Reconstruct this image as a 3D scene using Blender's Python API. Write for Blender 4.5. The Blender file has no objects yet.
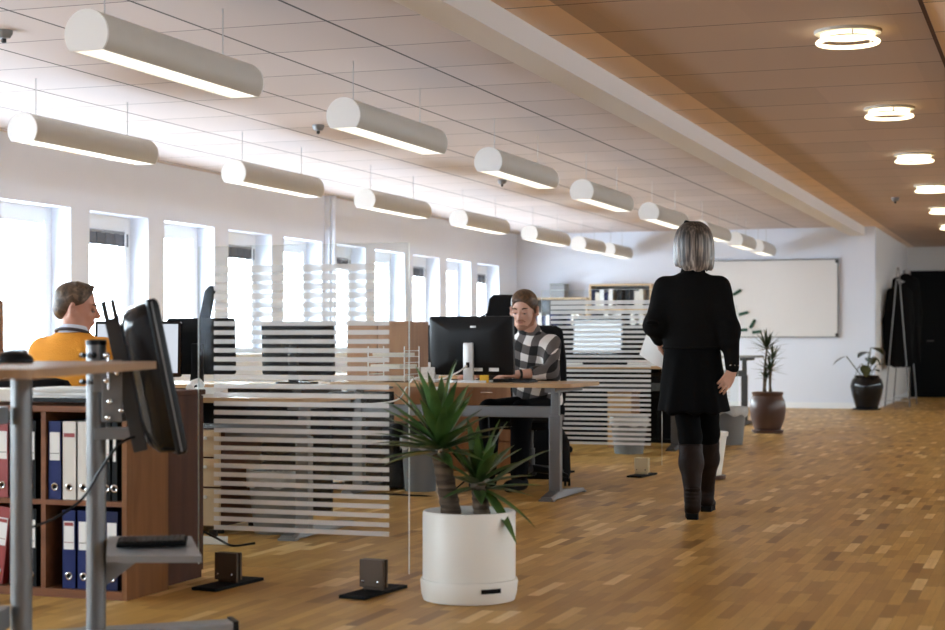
import bpy, bmesh, math, random
import numpy as np
from mathutils import Vector, Matrix

PI = math.pi
sc = bpy.context.scene
C = sc.collection
random.seed(7)

# ------------------------------------------------------------------ camera, sky, exposure
YAW = math.radians(19.17)              # the lens looks a little to the left of the room's long axis
cam_data = bpy.data.cameras.new('camera')
cam = bpy.data.objects.new('camera', cam_data)
C.objects.link(cam)
cam.location = (0, 0, 1.03)
cam.rotation_euler = (PI / 2, 0, YAW)
cam_data.sensor_width = 36
cam_data.lens = 1676 / 945 * 36
cam_data.shift_y = 27 / 945
cam_data.clip_end = 200
cam_data.dof.use_dof = True
cam_data.dof.focus_distance = 9.6
cam_data.dof.aperture_fstop = 3.2
sc.camera = cam

world = bpy.data.worlds.new('overcast_sky')
sc.world = world
world.use_nodes = True
bg = world.node_tree.nodes['Background']
_n = world.node_tree.nodes; _l = world.node_tree.links
_tc = _n.new('ShaderNodeTexCoord'); _sx = _n.new('ShaderNodeSeparateXYZ'); _rp = _n.new('ShaderNodeValToRGB')
_l.new(_tc.outputs['Generated'], _sx.inputs[0]); _l.new(_sx.outputs['Z'], _rp.inputs[0])
_rp.color_ramp.elements[0].position = 0.0; _rp.color_ramp.elements[0].color = (0.52, 0.60, 0.72, 1)     # pale ground below the horizon
_rp.color_ramp.elements[1].position = 0.04; _rp.color_ramp.elements[1].color = (0.78, 0.89, 1.0, 1)      # overcast sky
_l.new(_rp.outputs[0], bg.inputs['Color'])
bg.inputs['Strength'].default_value = 20

sc.view_settings.view_transform = 'Standard'
sc.view_settings.look = 'None'
sc.view_settings.gamma = 1
sc.view_settings.use_curve_mapping = False
sc.view_settings.exposure = 0.80
try:
    sc.cycles.use_denoising = True
    sc.cycles.max_bounces = 10
    sc.cycles.diffuse_bounces = 6
    sc.cycles.glossy_bounces = 4
    sc.cycles.transmission_bounces = 8
    sc.cycles.transparent_max_bounces = 24
    sc.cycles.caustics_reflective = False
    sc.cycles.caustics_refractive = False
    sc.cycles.sample_clamp_indirect = 6
except Exception:
    pass

# ------------------------------------------------------------------ materials
def new_mat(name):
    m = bpy.data.materials.new(name)
    m.use_nodes = True
    nt = m.node_tree
    return m, nt, nt.nodes['Principled BSDF']

def mat(name, col, rough=0.5, metal=0.0, spec=0.5, emit=None, estr=0.0, noise=0.0, nscale=8.0, bump=0.0, coat=0.0, sheen=0.0):
    m, nt, p = new_mat(name)
    c = (*col, 1)
    p.inputs['Base Color'].default_value = c
    p.inputs['Roughness'].default_value = rough
    p.inputs['Metallic'].default_value = metal
    p.inputs['Specular IOR Level'].default_value = spec
    if coat: p.inputs['Coat Weight'].default_value = coat
    if sheen: p.inputs['Sheen Weight'].default_value = sheen
    if emit:
        p.inputs['Emission Color'].default_value = (*emit, 1)
        p.inputs['Emission Strength'].default_value = estr
    if noise or bump:
        tc = nt.nodes.new('ShaderNodeTexCoord')
        n = nt.nodes.new('ShaderNodeTexNoise')
        n.inputs['Scale'].default_value = nscale
        n.inputs['Detail'].default_value = 4
        nt.links.new(tc.outputs['Object'], n.inputs['Vector'])
        if noise:
            mx = nt.nodes.new('ShaderNodeMix'); mx.data_type = 'RGBA'
            mx.inputs[6].default_value = tuple(max(0, v * (1 - noise)) for v in col) + (1,)
            mx.inputs[7].default_value = tuple(min(1, v * (1 + noise)) for v in col) + (1,)
            nt.links.new(n.outputs['Fac'], mx.inputs[0])
            nt.links.new(mx.outputs[2], p.inputs['Base Color'])
        if bump:
            b = nt.nodes.new('ShaderNodeBump'); b.inputs['Strength'].default_value = bump
            b.inputs['Distance'].default_value = 0.01
            nt.links.new(n.outputs['Fac'], b.inputs['Height'])
            nt.links.new(b.outputs['Normal'], p.inputs['Normal'])
    return m

class NB:
    """tiny node helper"""
    def __init__(s, nt): s.nt = nt
    def math(s, op, a, b=None, c=None):
        n = s.nt.nodes.new('ShaderNodeMath'); n.operation = op
        for i, v in enumerate((a, b, c)):
            if v is None: continue
            if isinstance(v, (int, float)): n.inputs[i].default_value = v
            else: s.nt.links.new(v, n.inputs[i])
        return n.outputs[0]
    def xyz(s, coord='Object'):
        t = s.nt.nodes.new('ShaderNodeTexCoord'); x = s.nt.nodes.new('ShaderNodeSeparateXYZ')
        s.nt.links.new(t.outputs[coord], x.inputs[0]); return t.outputs[coord], x.outputs
    def comb(s, a, b, c=0.0):
        n = s.nt.nodes.new('ShaderNodeCombineXYZ')
        for i, v in enumerate((a, b, c)):
            if isinstance(v, (int, float)): n.inputs[i].default_value = v
            else: s.nt.links.new(v, n.inputs[i])
        return n.outputs[0]
    def ramp(s, fac, stops):
        n = s.nt.nodes.new('ShaderNodeValToRGB'); e = n.color_ramp.elements
        while len(e) < len(stops): e.new(0.5)
        for k, (p, c) in zip(e, stops): k.position = p; k.color = (*c, 1)
        s.nt.links.new(fac, n.inputs[0]); return n.outputs[0]
    def white(s, vec):
        n = s.nt.nodes.new('ShaderNodeTexWhiteNoise'); n.noise_dimensions = '3D'
        s.nt.links.new(vec, n.inputs['Vector']); return n.outputs['Value']
    def noise(s, vec, scale, detail=3, dist=0.0):
        n = s.nt.nodes.new('ShaderNodeTexNoise')
        n.inputs['Scale'].default_value = scale; n.inputs['Detail'].default_value = detail
        n.inputs['Distortion'].default_value = dist
        s.nt.links.new(vec, n.inputs['Vector']); return n.outputs['Fac']
    def mix(s, fac, a, b, mode='MIX'):
        n = s.nt.nodes.new('ShaderNodeMix'); n.data_type = 'RGBA'; n.blend_type = mode
        for i, v in ((0, fac), (6, a), (7, b)):
            if isinstance(v, (int, float)): n.inputs[i].default_value = v
            elif isinstance(v, tuple): n.inputs[i].default_value = (*v, 1)
            else: s.nt.links.new(v, n.inputs[i])
        return n.outputs[2]
    def scale(s, vec, v3):
        n = s.nt.nodes.new('ShaderNodeMapping'); n.inputs['Scale'].default_value = v3
        s.nt.links.new(vec, n.inputs['Vector']); return n.outputs[0]

def floor_material():
    m, nt, p = new_mat('oak_strip_parquet')
    h = NB(nt); vec, x = h.xyz()
    W = 0.052
    row = h.math('FLOOR', h.math('DIVIDE', x[0], W))
    r1 = h.white(h.comb(row, 3.0, 1.0))
    L = h.math('MULTIPLY_ADD', r1, 0.14, 0.28)
    yy = h.math('DIVIDE', h.math('ADD', x[1], h.math('MULTIPLY', r1, 7.3)), L)
    col = h.math('FLOOR', yy)
    rnd = h.white(h.comb(row, col, 5.0))
    base = h.ramp(rnd, [(0.0, (0.24, 0.118, 0.032)), (0.07, (0.43, 0.235, 0.060)), (0.5, (0.56, 0.318, 0.086)),
                        (0.90, (0.65, 0.385, 0.110)), (0.98, (0.90, 0.63, 0.28))])
    g = h.noise(h.scale(vec, (60, 4, 1)), 1.0, 4, 0.4)
    c1 = h.mix(h.math('MULTIPLY', g, 0.5), base, (0.20, 0.105, 0.03))
    # seams
    fx = h.math('FRACT', h.math('DIVIDE', x[0], W)); fy = h.math('FRACT', yy)
    sx = h.math('LESS_THAN', fx, 0.025); sy = h.math('LESS_THAN', fy, 0.006)
    seam = h.math('MULTIPLY', h.math('MAXIMUM', sx, sy), 0.55)
    c2 = h.mix(seam, c1, (0.10, 0.05, 0.02))
    nt.links.new(c2, p.inputs['Base Color'])
    big = h.noise(vec, 0.8, 2)
    nt.links.new(h.math('MULTIPLY_ADD', big, 0.14, 0.33), p.inputs['Roughness'])
    p.inputs['Specular IOR Level'].default_value = 0.18
    return m

def ceiling_material(name, col, x0=-3.075, xs=0.745, ys=0.8325, y0=9.34, long_lines=True):
    m, nt, p = new_mat(name)
    h = NB(nt); vec, x = h.xyz()
    fy = h.math('FRACT', h.math('ADD', h.math('DIVIDE', h.math('SUBTRACT', x[1], y0), ys), 50.0))
    ly = h.math('MULTIPLY', h.math('LESS_THAN', fy, 0.019), 0.72)
    fac = ly
    if long_lines:
        fx = h.math('FRACT', h.math('ADD', h.math('DIVIDE', h.math('SUBTRACT', x[0], x0), xs), 50.008))
        lx = h.math('MULTIPLY', h.math('LESS_THAN', fx, 0.026), 0.95)
        fac = h.math('MAXIMUM', ly, lx)
    iy = h.math('FLOOR', h.math('DIVIDE', h.math('SUBTRACT', x[1], y0), ys))
    ix = h.math('FLOOR', h.math('DIVIDE', h.math('SUBTRACT', x[0], x0), xs))
    rv = h.white(h.comb(ix, iy, 2.0))
    base = h.mix(rv, tuple(v * 0.94 for v in col), tuple(min(1, v * 1.04) for v in col))
    c = h.mix(fac, base, (0.03, 0.022, 0.018))
    nt.links.new(c, p.inputs['Base Color'])
    p.inputs['Roughness'].default_value = 0.75
    return m

def wood(name, ca, cb, scale=(3, 30, 3), rough=0.4, spec=.4):
    m, nt, p = new_mat(name)
    h = NB(nt); vec, x = h.xyz()
    g = h.noise(h.scale(vec, scale), 1.0, 5, 0.6)
    c = h.ramp(g, [(0.3, ca), (0.7, cb)])
    nt.links.new(c, p.inputs['Base Color'])
    p.inputs['Roughness'].default_value = rough; p.inputs['Specular IOR Level'].default_value = spec
    return m

def clear_glass(name, tint=(0.97, 0.99, 0.98), gloss=1.0):
    m = bpy.data.materials.new(name); m.use_nodes = True
    nt = m.node_tree; nt.nodes.clear()
    o = nt.nodes.new('ShaderNodeOutputMaterial'); mx = nt.nodes.new('ShaderNodeMixShader')
    t = nt.nodes.new('ShaderNodeBsdfTransparent'); g = nt.nodes.new('ShaderNodeBsdfGlossy')
    t.inputs['Color'].default_value = (*tint, 1)
    g.inputs['Roughness'].default_value = 0.02
    f = nt.nodes.new('ShaderNodeFresnel'); f.inputs['IOR'].default_value = 1.33
    ge = nt.nodes.new('ShaderNodeNewGeometry'); q = nt.nodes.new('ShaderNodeMath'); q.operation = 'MULTIPLY_ADD'
    q.inputs[1].default_value = 1 / 1.33 - 1.33; q.inputs[2].default_value = 1.33       # same reflectance from either side of the pane
    nt.links.new(ge.outputs['Backfacing'], q.inputs[0]); nt.links.new(q.outputs[0], f.inputs['IOR'])
    k = nt.nodes.new('ShaderNodeMath'); k.operation = 'MULTIPLY'; k.inputs[1].default_value = gloss
    nt.links.new(f.outputs[0], k.inputs[0]); nt.links.new(k.outputs[0], mx.inputs[0])
    nt.links.new(t.outputs[0], mx.inputs[1]); nt.links.new(g.outputs[0], mx.inputs[2])
    nt.links.new(mx.outputs[0], o.inputs[0])
    return m

def frosted(name):
    m = bpy.data.materials.new(name); m.use_nodes = True
    nt = m.node_tree; nt.nodes.clear()
    o = nt.nodes.new('ShaderNodeOutputMaterial')
    a = nt.nodes.new('ShaderNodeMixShader'); b = nt.nodes.new('ShaderNodeMixShader')
    tl = nt.nodes.new('ShaderNodeBsdfTranslucent'); tl.inputs['Color'].default_value = (0.96, 0.96, 0.97, 1)
    df = nt.nodes.new('ShaderNodeBsdfDiffuse'); df.inputs['Color'].default_value = (0.92, 0.92, 0.92, 1)
    tr = nt.nodes.new('ShaderNodeBsdfTransparent')
    a.inputs[0].default_value = 0.5; b.inputs[0].default_value = 0.40
    nt.links.new(tl.outputs[0], a.inputs[1]); nt.links.new(df.outputs[0], a.inputs[2])
    nt.links.new(a.outputs[0], b.inputs[1]); nt.links.new(tr.outputs[0], b.inputs[2])
    nt.links.new(b.outputs[0], o.inputs[0])
    return m

M = {}
M['floor'] = floor_material()
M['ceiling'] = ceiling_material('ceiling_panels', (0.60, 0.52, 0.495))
M['ceiling_warm'] = ceiling_material('ceiling_panels_pale', (0.93, 0.73, 0.565), long_lines=False)  # paler tone, used along the beam and past the ring lights
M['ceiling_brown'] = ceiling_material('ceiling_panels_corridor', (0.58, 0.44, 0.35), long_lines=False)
M['wall'] = mat('white_wall_paint', (0.76, 0.80, 0.885), 0.7, noise=0.02, nscale=3)
M['wall_warm'] = mat('white_plaster', (0.74, 0.725, 0.705), 0.7, noise=0.02, nscale=3)
M['white'] = mat('white_gloss_paint', (0.84, 0.86, 0.88), 0.4)
M['beam'] = mat('beam_plaster', (0.80, 0.77, 0.74), 0.7)
M['glass'] = clear_glass('window_glass')
M['screen_glass'] = clear_glass('partition_glass', (0.955, 0.97, 0.965), 1.0)
M['frost'] = frosted('frosted_film')
M['edge'] = mat('polished_glass_edge', (0.80, 0.86, 0.85), 0.15, emit=None)
M['lamp'] = mat('cream_lacquered_metal', (0.60, 0.57, 0.505), 0.45)
M['lamp_end'] = mat('cream_lamp_end', (0.88, 0.865, 0.83), 0.5)
M['tube'] = mat('lit_diffuser', (0.9, 0.9, 0.9), 0.5, emit=(1.0, 0.955, 0.87), estr=2.0)
M['ring'] = mat('lit_ring_tube', (0.95, 0.9, 0.8), 0.4, emit=(1.0, 0.84, 0.55), estr=1.7)
M['louvre'] = mat('white_louvre', (0.85, 0.82, 0.76), 0.35)
M['wire'] = mat('steel_wire', (0.55, 0.55, 0.55), 0.35, 0.8)
M['oak'] = wood('oak_desktop', (0.40, 0.235, 0.11), (0.52, 0.33, 0.17), (2, 20, 20), 0.35)
M['beech'] = wood('table_beech', (0.30, 0.165, 0.080), (0.40, 0.24, 0.125), (14, 2, 2), 0.45, .3)
M['birch'] = wood('pale_wood', (0.52, 0.36, 0.21), (0.60, 0.44, 0.27), (14, 2, 2), 0.4)
M['cherry'] = wood('cherry_veneer', (0.165, 0.062, 0.018), (0.245, 0.104, 0.034), (20, 20, 2), 0.5, .25)
M['cherry_edge'] = wood('cherry_edge', (0.165, 0.060, 0.024), (0.235, 0.092, 0.038), (2, 20, 20), 0.5, .25)
M['walnut'] = wood('dark_walnut', (0.055, 0.017, 0.008), (0.082, 0.028, 0.012), (20, 20, 2), 0.55, .2)
M['teak'] = wood('mid_brown_veneer', (0.27, 0.125, 0.055), (0.36, 0.18, 0.085), (20, 20, 2), 0.4)
M['alu'] = mat('brushed_aluminium', (0.19, 0.19, 0.195), 0.40, 0.7)
M['grey_metal'] = mat('grey_lacquer', (0.24, 0.24, 0.245), 0.4, 0.3)
M['dark_metal'] = mat('dark_grey_metal', (0.055, 0.052, 0.05), 0.45, 0.4)
M['chrome'] = mat('chrome', (0.8, 0.8, 0.82), 0.12, 1.0)
M['black'] = mat('black_plastic', (0.007, 0.007, 0.008), 0.38, spec=.22)
M['gloss_black'] = mat('gloss_black_plastic', (0.006, 0.006, 0.007), 0.15, spec=.45)
M['matt_black'] = mat('matt_black', (0.006, 0.006, 0.0065), 0.75, spec=.12)
M['black_fabric'] = mat('black_fabric', (0.008, 0.0075, 0.008), 0.9, bump=0.3, nscale=220, spec=.1)
M['screen_lit'] = mat('lit_screen', (0.1, 0.1, 0.1), 0.2, emit=(0.80, 0.88, 1.0), estr=0.42)
M['screen_dark'] = mat('dark_screen', (0.008, 0.009, 0.012), 0.12)
M['paper'] = mat('white_paper', (0.82, 0.82, 0.81), 0.8)
M['cream_paper'] = mat('cream_paper', (0.74, 0.70, 0.62), 0.8)
M['yellow'] = mat('yellow_card', (0.75, 0.45, 0.03), 0.7)
M['white_plastic'] = mat('white_plastic', (0.78, 0.78, 0.77), 0.35)
M['tray_grey'] = mat('tray_grey_lacquer', (0.29, 0.29, 0.295), 0.4, 0.2)
M['silver_plastic'] = mat('silver_plastic', (0.66, 0.66, 0.66), 0.3, 0.3)
M['grey_bin'] = mat('grey_bin_plastic', (0.16, 0.165, 0.165), 0.5)
M['liner'] = mat('pale_bin_liner', (0.42, 0.42, 0.41), 0.35, bump=1.0, nscale=30)
M['pot_white'] = mat('white_planter', (0.82, 0.80, 0.745), 0.42)
M['pot_brown'] = mat('brown_stoneware', (0.085, 0.042, 0.032), 0.33, noise=0.15)
M['pot_black'] = mat('black_glaze', (0.005, 0.005, 0.006), 0.10, spec=.35)
M['soil'] = mat('potting_soil', (0.035, 0.024, 0.016), 0.95, bump=1.0, nscale=60)
M['binder_blue'] = mat('blue_binder', (0.010, 0.020, 0.115), 0.5, spec=.2)
M['binder_navy'] = mat('navy_binder', (0.008, 0.011, 0.055), 0.5, spec=.2)
M['binder_white'] = mat('white_binder', (0.70, 0.66, 0.60), 0.5)
M['binder_red'] = mat('red_binder', (0.28, 0.022, 0.020), 0.45)
M['binder_black'] = mat('black_binder', (0.005, 0.006, 0.007), 0.55, spec=.15)
M['label_red'] = mat('red_print', (0.30, 0.05, 0.05), 0.6)
M['bronze'] = mat('bronze_anodised', (0.085, 0.058, 0.040), 0.35, 0.5)
M['beige_block'] = mat('cream_clamp', (0.80, 0.68, 0.44), 0.4)
M['green'] = mat('dark_green_card', (0.008, 0.055, 0.028), 0.6)
M['skin'] = mat('skin', (0.60, 0.34, 0.25), 0.5, noise=0.06, nscale=14)
M['skin_ruddy'] = mat('skin_ruddy', (0.52, 0.24, 0.16), 0.5, noise=0.08, nscale=14)

# ------------------------------------------------------------------ object helpers
def link(o, parent=None):
    C.objects.link(o)
    if parent is not None: o.parent = parent
    return o

class MB:
    """collects shapes and links them as ONE mesh object"""
    def __init__(s): s.bm = bmesh.new(); s.mi = 0
    def _new(s, verts, faces):
        vs = [s.bm.verts.new(v) for v in verts]
        for f in faces:
            try:
                fc = s.bm.faces.new([vs[i] for i in f]); fc.material_index = s.mi
            except ValueError: pass
        return vs
    def box(s, lo, hi, bev=0.0, mtx=None):
        x0, y0, z0 = lo; x1, y1, z1 = hi
        if bev > 0:
            b = min(bev, (x1 - x0) * .45, (y1 - y0) * .45, (z1 - z0) * .45)
            tb = bmesh.new(); bmesh.ops.create_cube(tb, size=1)
            for v in tb.verts:
                v.co = Vector(((x0 + x1) / 2 + v.co.x * (x1 - x0), (y0 + y1) / 2 + v.co.y * (y1 - y0), (z0 + z1) / 2 + v.co.z * (z1 - z0)))
            bmesh.ops.bevel(tb, geom=tb.edges[:], offset=b, segments=2, affect='EDGES', profile=0.6)
            s._merge(tb, mtx); return s
        V = [(x0, y0, z0), (x1, y0, z0), (x1, y1, z0), (x0, y1, z0), (x0, y0, z1), (x1, y0, z1), (x1, y1, z1), (x0, y1, z1)]
        if mtx is not None: V = [mtx @ Vector(v) for v in V]
        s._new(V, [(0, 3, 2, 1), (4, 5, 6, 7), (0, 1, 5, 4), (1, 2, 6, 5), (2, 3, 7, 6), (3, 0, 4, 7)]); return s
    def _merge(s, tb, mtx=None):
        tb.verts.ensure_lookup_table(); tb.verts.index_update()
        V = [(mtx @ v.co if mtx is not None else v.co.copy()) for v in tb.verts]
        F = [[v.index for v in f.verts] for f in tb.faces]
        tb.free(); s._new(V, F)
    def lathe(s, prof, center=(0, 0, 0), seg=40, caps=True):
        cx, cy, cz = center; V = []; F = []
        for r, z in prof:
            for k in range(seg):
                a = 2 * PI * k / seg; V.append((cx + r * math.cos(a), cy + r * math.sin(a), cz + z))
        n = len(prof)
        for i in range(n - 1):
            for k in range(seg):
                k2 = (k + 1) % seg; F.append((i * seg + k, i * seg + k2, (i + 1) * seg + k2, (i + 1) * seg + k))
        if caps:
            F.append(tuple(range(seg - 1, -1, -1))); F.append(tuple((n - 1) * seg + k for k in range(seg)))
        s._new(V, F); return s
    def tube(s, pts, r, seg=10, caps=True):
        P = [Vector(p) for p in pts]; n = len(P)
        R = r if isinstance(r, (list, tuple)) else [r] * n
        V = []; F = []; up = None
        for i in range(n):
            t = (P[min(i + 1, n - 1)] - P[max(i - 1, 0)]).normalized()
            if up is None:
                up = Vector((0, 0, 1)) if abs(t.z) < 0.9 else Vector((1, 0, 0))
            a = t.cross(up).normalized(); b = a.cross(t).normalized(); up = b
            for k in range(seg):
                q = 2 * PI * k / seg; V.append(P[i] + (a * math.cos(q) + b * math.sin(q)) * R[i])
        for i in range(n - 1):
            for k in range(seg):
                k2 = (k + 1) % seg; F.append((i * seg + k, (i + 1) * seg + k, (i + 1) * seg + k2, i * seg + k2))
        if caps:
            F.append(tuple(range(seg))); F.append(tuple((n - 1) * seg + k for k in range(seg - 1, -1, -1)))
        s._new(V, F); return s
    def prism(s, poly, z0, z1, mtx=None):
        """polygon in xy extruded along z"""
        n = len(poly); V = [Vector((x, y, z0)) for x, y in poly] + [Vector((x, y, z1)) for x, y in poly]
        if mtx is not None: V = [mtx @ v for v in V]
        F = [tuple(range(n - 1, -1, -1)), tuple(range(n, 2 * n))] + [(i, (i + 1) % n, n + (i + 1) % n, n + i) for i in range(n)]
        s._new(V, F); return s
    def loft(s, rings, caps=True):
        n = len(rings[0]); V = [v for r in rings for v in r]; F = []
        for i in range(len(rings) - 1):
            for k in range(n):
                k2 = (k + 1) % n; F.append((i * n + k, i * n + k2, (i + 1) * n + k2, (i + 1) * n + k))
        if caps:
            F.append(tuple(range(n - 1, -1, -1))); F.append(tuple((len(rings) - 1) * n + k for k in range(n)))
        s._new(V, F); return s
    def blob(s, c, r, seg=14, ring=8, mtx=None):
        tb = bmesh.new(); bmesh.ops.create_uvsphere(tb, u_segments=seg, v_segments=ring, radius=1)
        rr = r if isinstance(r, tuple) else (r, r, r)
        for v in tb.verts: v.co = Vector((c[0] + v.co.x * rr[0], c[1] + v.co.y * rr[1], c[2] + v.co.z * rr[2]))
        s._merge(tb, mtx); return s
    def quad(s, a, b, c, d): s._new([a, b, c, d], [(0, 1, 2, 3)]); return s
    def build(s, name, mats, parent=None, smooth=False, loc=None, rotz=None, recalc=True):
        me = bpy.data.meshes.new(name)
        if recalc: bmesh.ops.recalc_face_normals(s.bm, faces=s.bm.faces[:])
        s.bm.to_mesh(me); s.bm.free()
        for m in (mats if isinstance(mats, (list, tuple)) else [mats]): me.materials.append(m)
        if smooth:
            for p in me.polygons: p.use_smooth = True
            try: me.set_sharp_from_angle(angle=math.radians(40))
            except Exception: pass
        o = bpy.data.objects.new(name, me); link(o, parent)
        if loc is not None: o.location = loc
        if rotz is not None: o.rotation_euler = (0, 0, rotz)
        return o

def thing(name, label, cat, loc=(0, 0, 0), rotz=0.0, group=None):
    o = bpy.data.objects.new(name, None); C.objects.link(o)
    o.empty_display_size = 0.1
    o.location = loc; o.rotation_euler = (0, 0, rotz)
    return tag(o, label, cat, group)

def tag(o, label, cat, group=None, kind=None):
    o['label'] = label; o['category'] = cat
    if group: o['group'] = group
    if kind: o['kind'] = kind
    return o

def struct(o, label=None):
    o['kind'] = 'structure'
    if label: o['label'] = label
    return o

def dup(root, loc, rotz=None, label=None, group=None):
    def cp(o, parent):
        c = o.copy(); C.objects.link(c)
        if parent is not None: c.parent = parent
        for ch in list(o.children): cp(ch, c)
        return c
    r = cp(root, None); r.location = loc
    if rotz is not None: r.rotation_euler = (0, 0, rotz)
    if label: r['label'] = label
    if group: r['group'] = group
    return r

def curve_pts(ctrl, n=8):
    """catmull-rom through control points"""
    P = [Vector(p) for p in ctrl]; out = []
    P = [2 * P[0] - P[1]] + P + [2 * P[-1] - P[-2]]
    for i in range(1, len(P) - 2):
        for k in range(n):
            t = k / n; a, b, c, d = P[i - 1:i + 3]
            out.append(0.5 * ((2 * b) + (c - a) * t + (2 * a - 5 * b + 4 * c - d) * t * t + (3 * b - a - 3 * c + d) * t ** 3))
    out.append(P[-2]); return out

# ------------------------------------------------------------------ the room
X_L, X_R, Y_B, Y_F, Y_FF, Z_C = -8.4, 5.0, -4.0, 26.4, 32.4, 2.81
Z_LOW = 2.70
struct(MB().box((X_L - .3, Y_B - .2, -0.1), (X_R + .3, Y_FF + .3, 0)).build('floor', M['floor']))
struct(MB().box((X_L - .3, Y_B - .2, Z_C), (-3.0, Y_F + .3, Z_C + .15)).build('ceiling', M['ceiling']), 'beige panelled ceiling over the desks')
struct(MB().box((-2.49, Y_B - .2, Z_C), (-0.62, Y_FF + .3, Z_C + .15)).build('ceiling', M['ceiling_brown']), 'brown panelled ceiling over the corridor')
struct(MB().box((-2.98, Y_B - .2, Z_C), (-2.49, Y_FF + .3, Z_C + .15)).build('ceiling', M['ceiling_warm']), 'paler ceiling strip along the beam')
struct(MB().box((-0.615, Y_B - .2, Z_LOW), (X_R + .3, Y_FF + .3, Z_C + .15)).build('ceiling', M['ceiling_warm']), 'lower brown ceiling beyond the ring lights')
struct(MB().box((-3.0, Y_B - .2, 2.668), (-2.78, Y_F + .1, Z_C + .1)).build('trim_1', M['beam']), 'white ceiling beam along the corridor')
struct(MB().box((-0.632, Y_B, Z_LOW - .008), (-0.612, Y_FF, Z_C)).build('trim_2', M['walnut']), 'thin dark ceiling strip')

# window wall
PER, WID, Z0, Z1 = 1.372, 1.06, 0.90, 2.245
win_y = [13.11 + PER * k for k in range(-11, 10)]            # far edge of each opening
wl = MB()
wl.box((X_L - .3, Y_B - .2, -0.05), (X_L, Y_F + .2, Z0)); wl.box((X_L - .3, Y_B - .2, Z1), (X_L, Y_F + .2, Z_C))
prev = Y_B - .2
for y in win_y:
    wl.box((X_L - .3, prev, Z0), (X_L, y - WID, Z1)); prev = y
wl.box((X_L - .3, prev, Z0), (X_L, Y_F + .2, Z1))
struct(wl.build('wall_left', M['wall']))
def window_frame_mb():
    f = MB(); d0, d1 = -0.27, -0.205
    f.box((d0, -WID, Z0), (d1, -WID + .09, Z1)); f.box((d0, -.135, Z0), (d1, 0, Z1))
    f.box((d0, -WID + .09, Z1 - .15), (d1, -.135, Z1)); f.box((d0, -WID + .09, Z0), (d1, -.135, Z0 + .07))
    f.box((d1, -.135, Z0), (d1 + .02, -.10, Z1 - .12))
    return f
w0 = window_frame_mb().build('window_1', M['white'])
g0 = MB().box((-.245, -WID + .08, Z0 + .06), (-.239, -.125, Z1 - .14)).build('window_pane', M['glass'], w0)
s0 = MB().box((-.2, -WID, Z0 - .03), (.03, 0, Z0 + .005), .006).build('window_sill', M['white'], w0)
struct(w0)
for i, y in enumerate(win_y):
    if i == 0:
        w0.location = (X_L, y, 0)
    else:
        w = dup(w0, (X_L, y, 0)); w.name = 'window_%d' % (i + 1)
# sky portals outside the panes (they only guide sampling of the sky)
def portal(name, loc, rot, sx, sy):
    l = bpy.data.lights.new(name, 'AREA'); l.shape = 'RECTANGLE'; l.size = sx; l.size_y = sy
    l.cycles.is_portal = True
    o = bpy.data.objects.new(name, l); C.objects.link(o); o.location = loc; o.rotation_euler = rot
for i, y in enumerate(win_y):
    portal('sky_portal', (X_L - .26, y - WID / 2, (Z0 + Z1) / 2), (0, -PI / 2, 0), Z1 - Z0, WID)
# rolled blinds at every second window
bl0 = None
for n, k in enumerate(range(1, 10, 2)):
    y = 13.11 + PER * k
    if bl0 is None:
        bl0 = thing('roller_blind', 'x', 'blind', (X_L - .2, y, 0), 0, 'grey roller blinds rolled up in the windows')
        b = MB(); z = Z1 - .285
        for q in range(11):
            b.box((-.012, -WID + .10 + q * .082, z), (.012 - .008 * (q % 2), -WID + .178 + q * .082, z + .125))
        b.build('blind_fabric', mat('grey_blind', (0.10, 0.105, 0.12), 0.7), bl0)
        MB().tube([(0, -WID + .09, z + .13), (0, -.13, z + .13)], .016).build('roller', M['grey_metal'], bl0)
        o = bl0
    else:
        o = dup(bl0, (X_L - .2, y, 0))
    o['label'] = ['grey rolled-up blind in the window beside the orange-clad man', 'grey rolled-up blind in the fourth window behind the striped glass',
                  'grey rolled-up blind in the sixth window, past the wall pipe', 'grey rolled-up blind behind the vertical glass edge',
                  'grey rolled-up blind in the farthest window that has one'][n]

# right wall: high ribbon windows, out of the picture, added to light the corridor ceiling
RZ0, RZ1 = 2.08, 2.42
rw = MB(); rw.box((X_R, Y_B - .2, -.05), (X_R + .3, Y_FF + .3, RZ0)); rw.box((X_R, Y_B - .2, RZ1), (X_R + .3, Y_FF + .3, Z_C))
prev = Y_B - .2; added_win = [(-2.0 + 4.2 * k, -2.0 + 4.2 * k + 3.9) for k in range(8)]
for a, b in added_win: rw.box((X_R, prev, RZ0), (X_R + .3, a, RZ1)); prev = b
rw.box((X_R, prev, RZ0), (X_R + .3, Y_FF + .3, RZ1))
struct(rw.build('wall_right', M['wall_warm']))
for i, (a, b) in enumerate(added_win):
    f = MB()
    for q in (a, (a + b) / 2 - .03, b - .06): f.box((X_R + .1, q, RZ0), (X_R + .16, q + .06, RZ1))
    f.box((X_R + .1, a, RZ0), (X_R + .16, b, RZ0 + .05)); f.box((X_R + .1, a, RZ1 - .05), (X_R + .16, b, RZ1))
    w = struct(f.build('window_%d' % (30 + i), M['white']))  # unseen window, added for its light
    MB().box((X_R + .125, a + .05, RZ0 + .04), (X_R + .131, b - .05, RZ1 - .04)).build('window_pane', M['glass'], w)
    portal('sky_portal', (X_R + .2, (a + b) / 2, (RZ0 + RZ1) / 2), (0, PI / 2, 0), RZ1 - RZ0, b - a)

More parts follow.
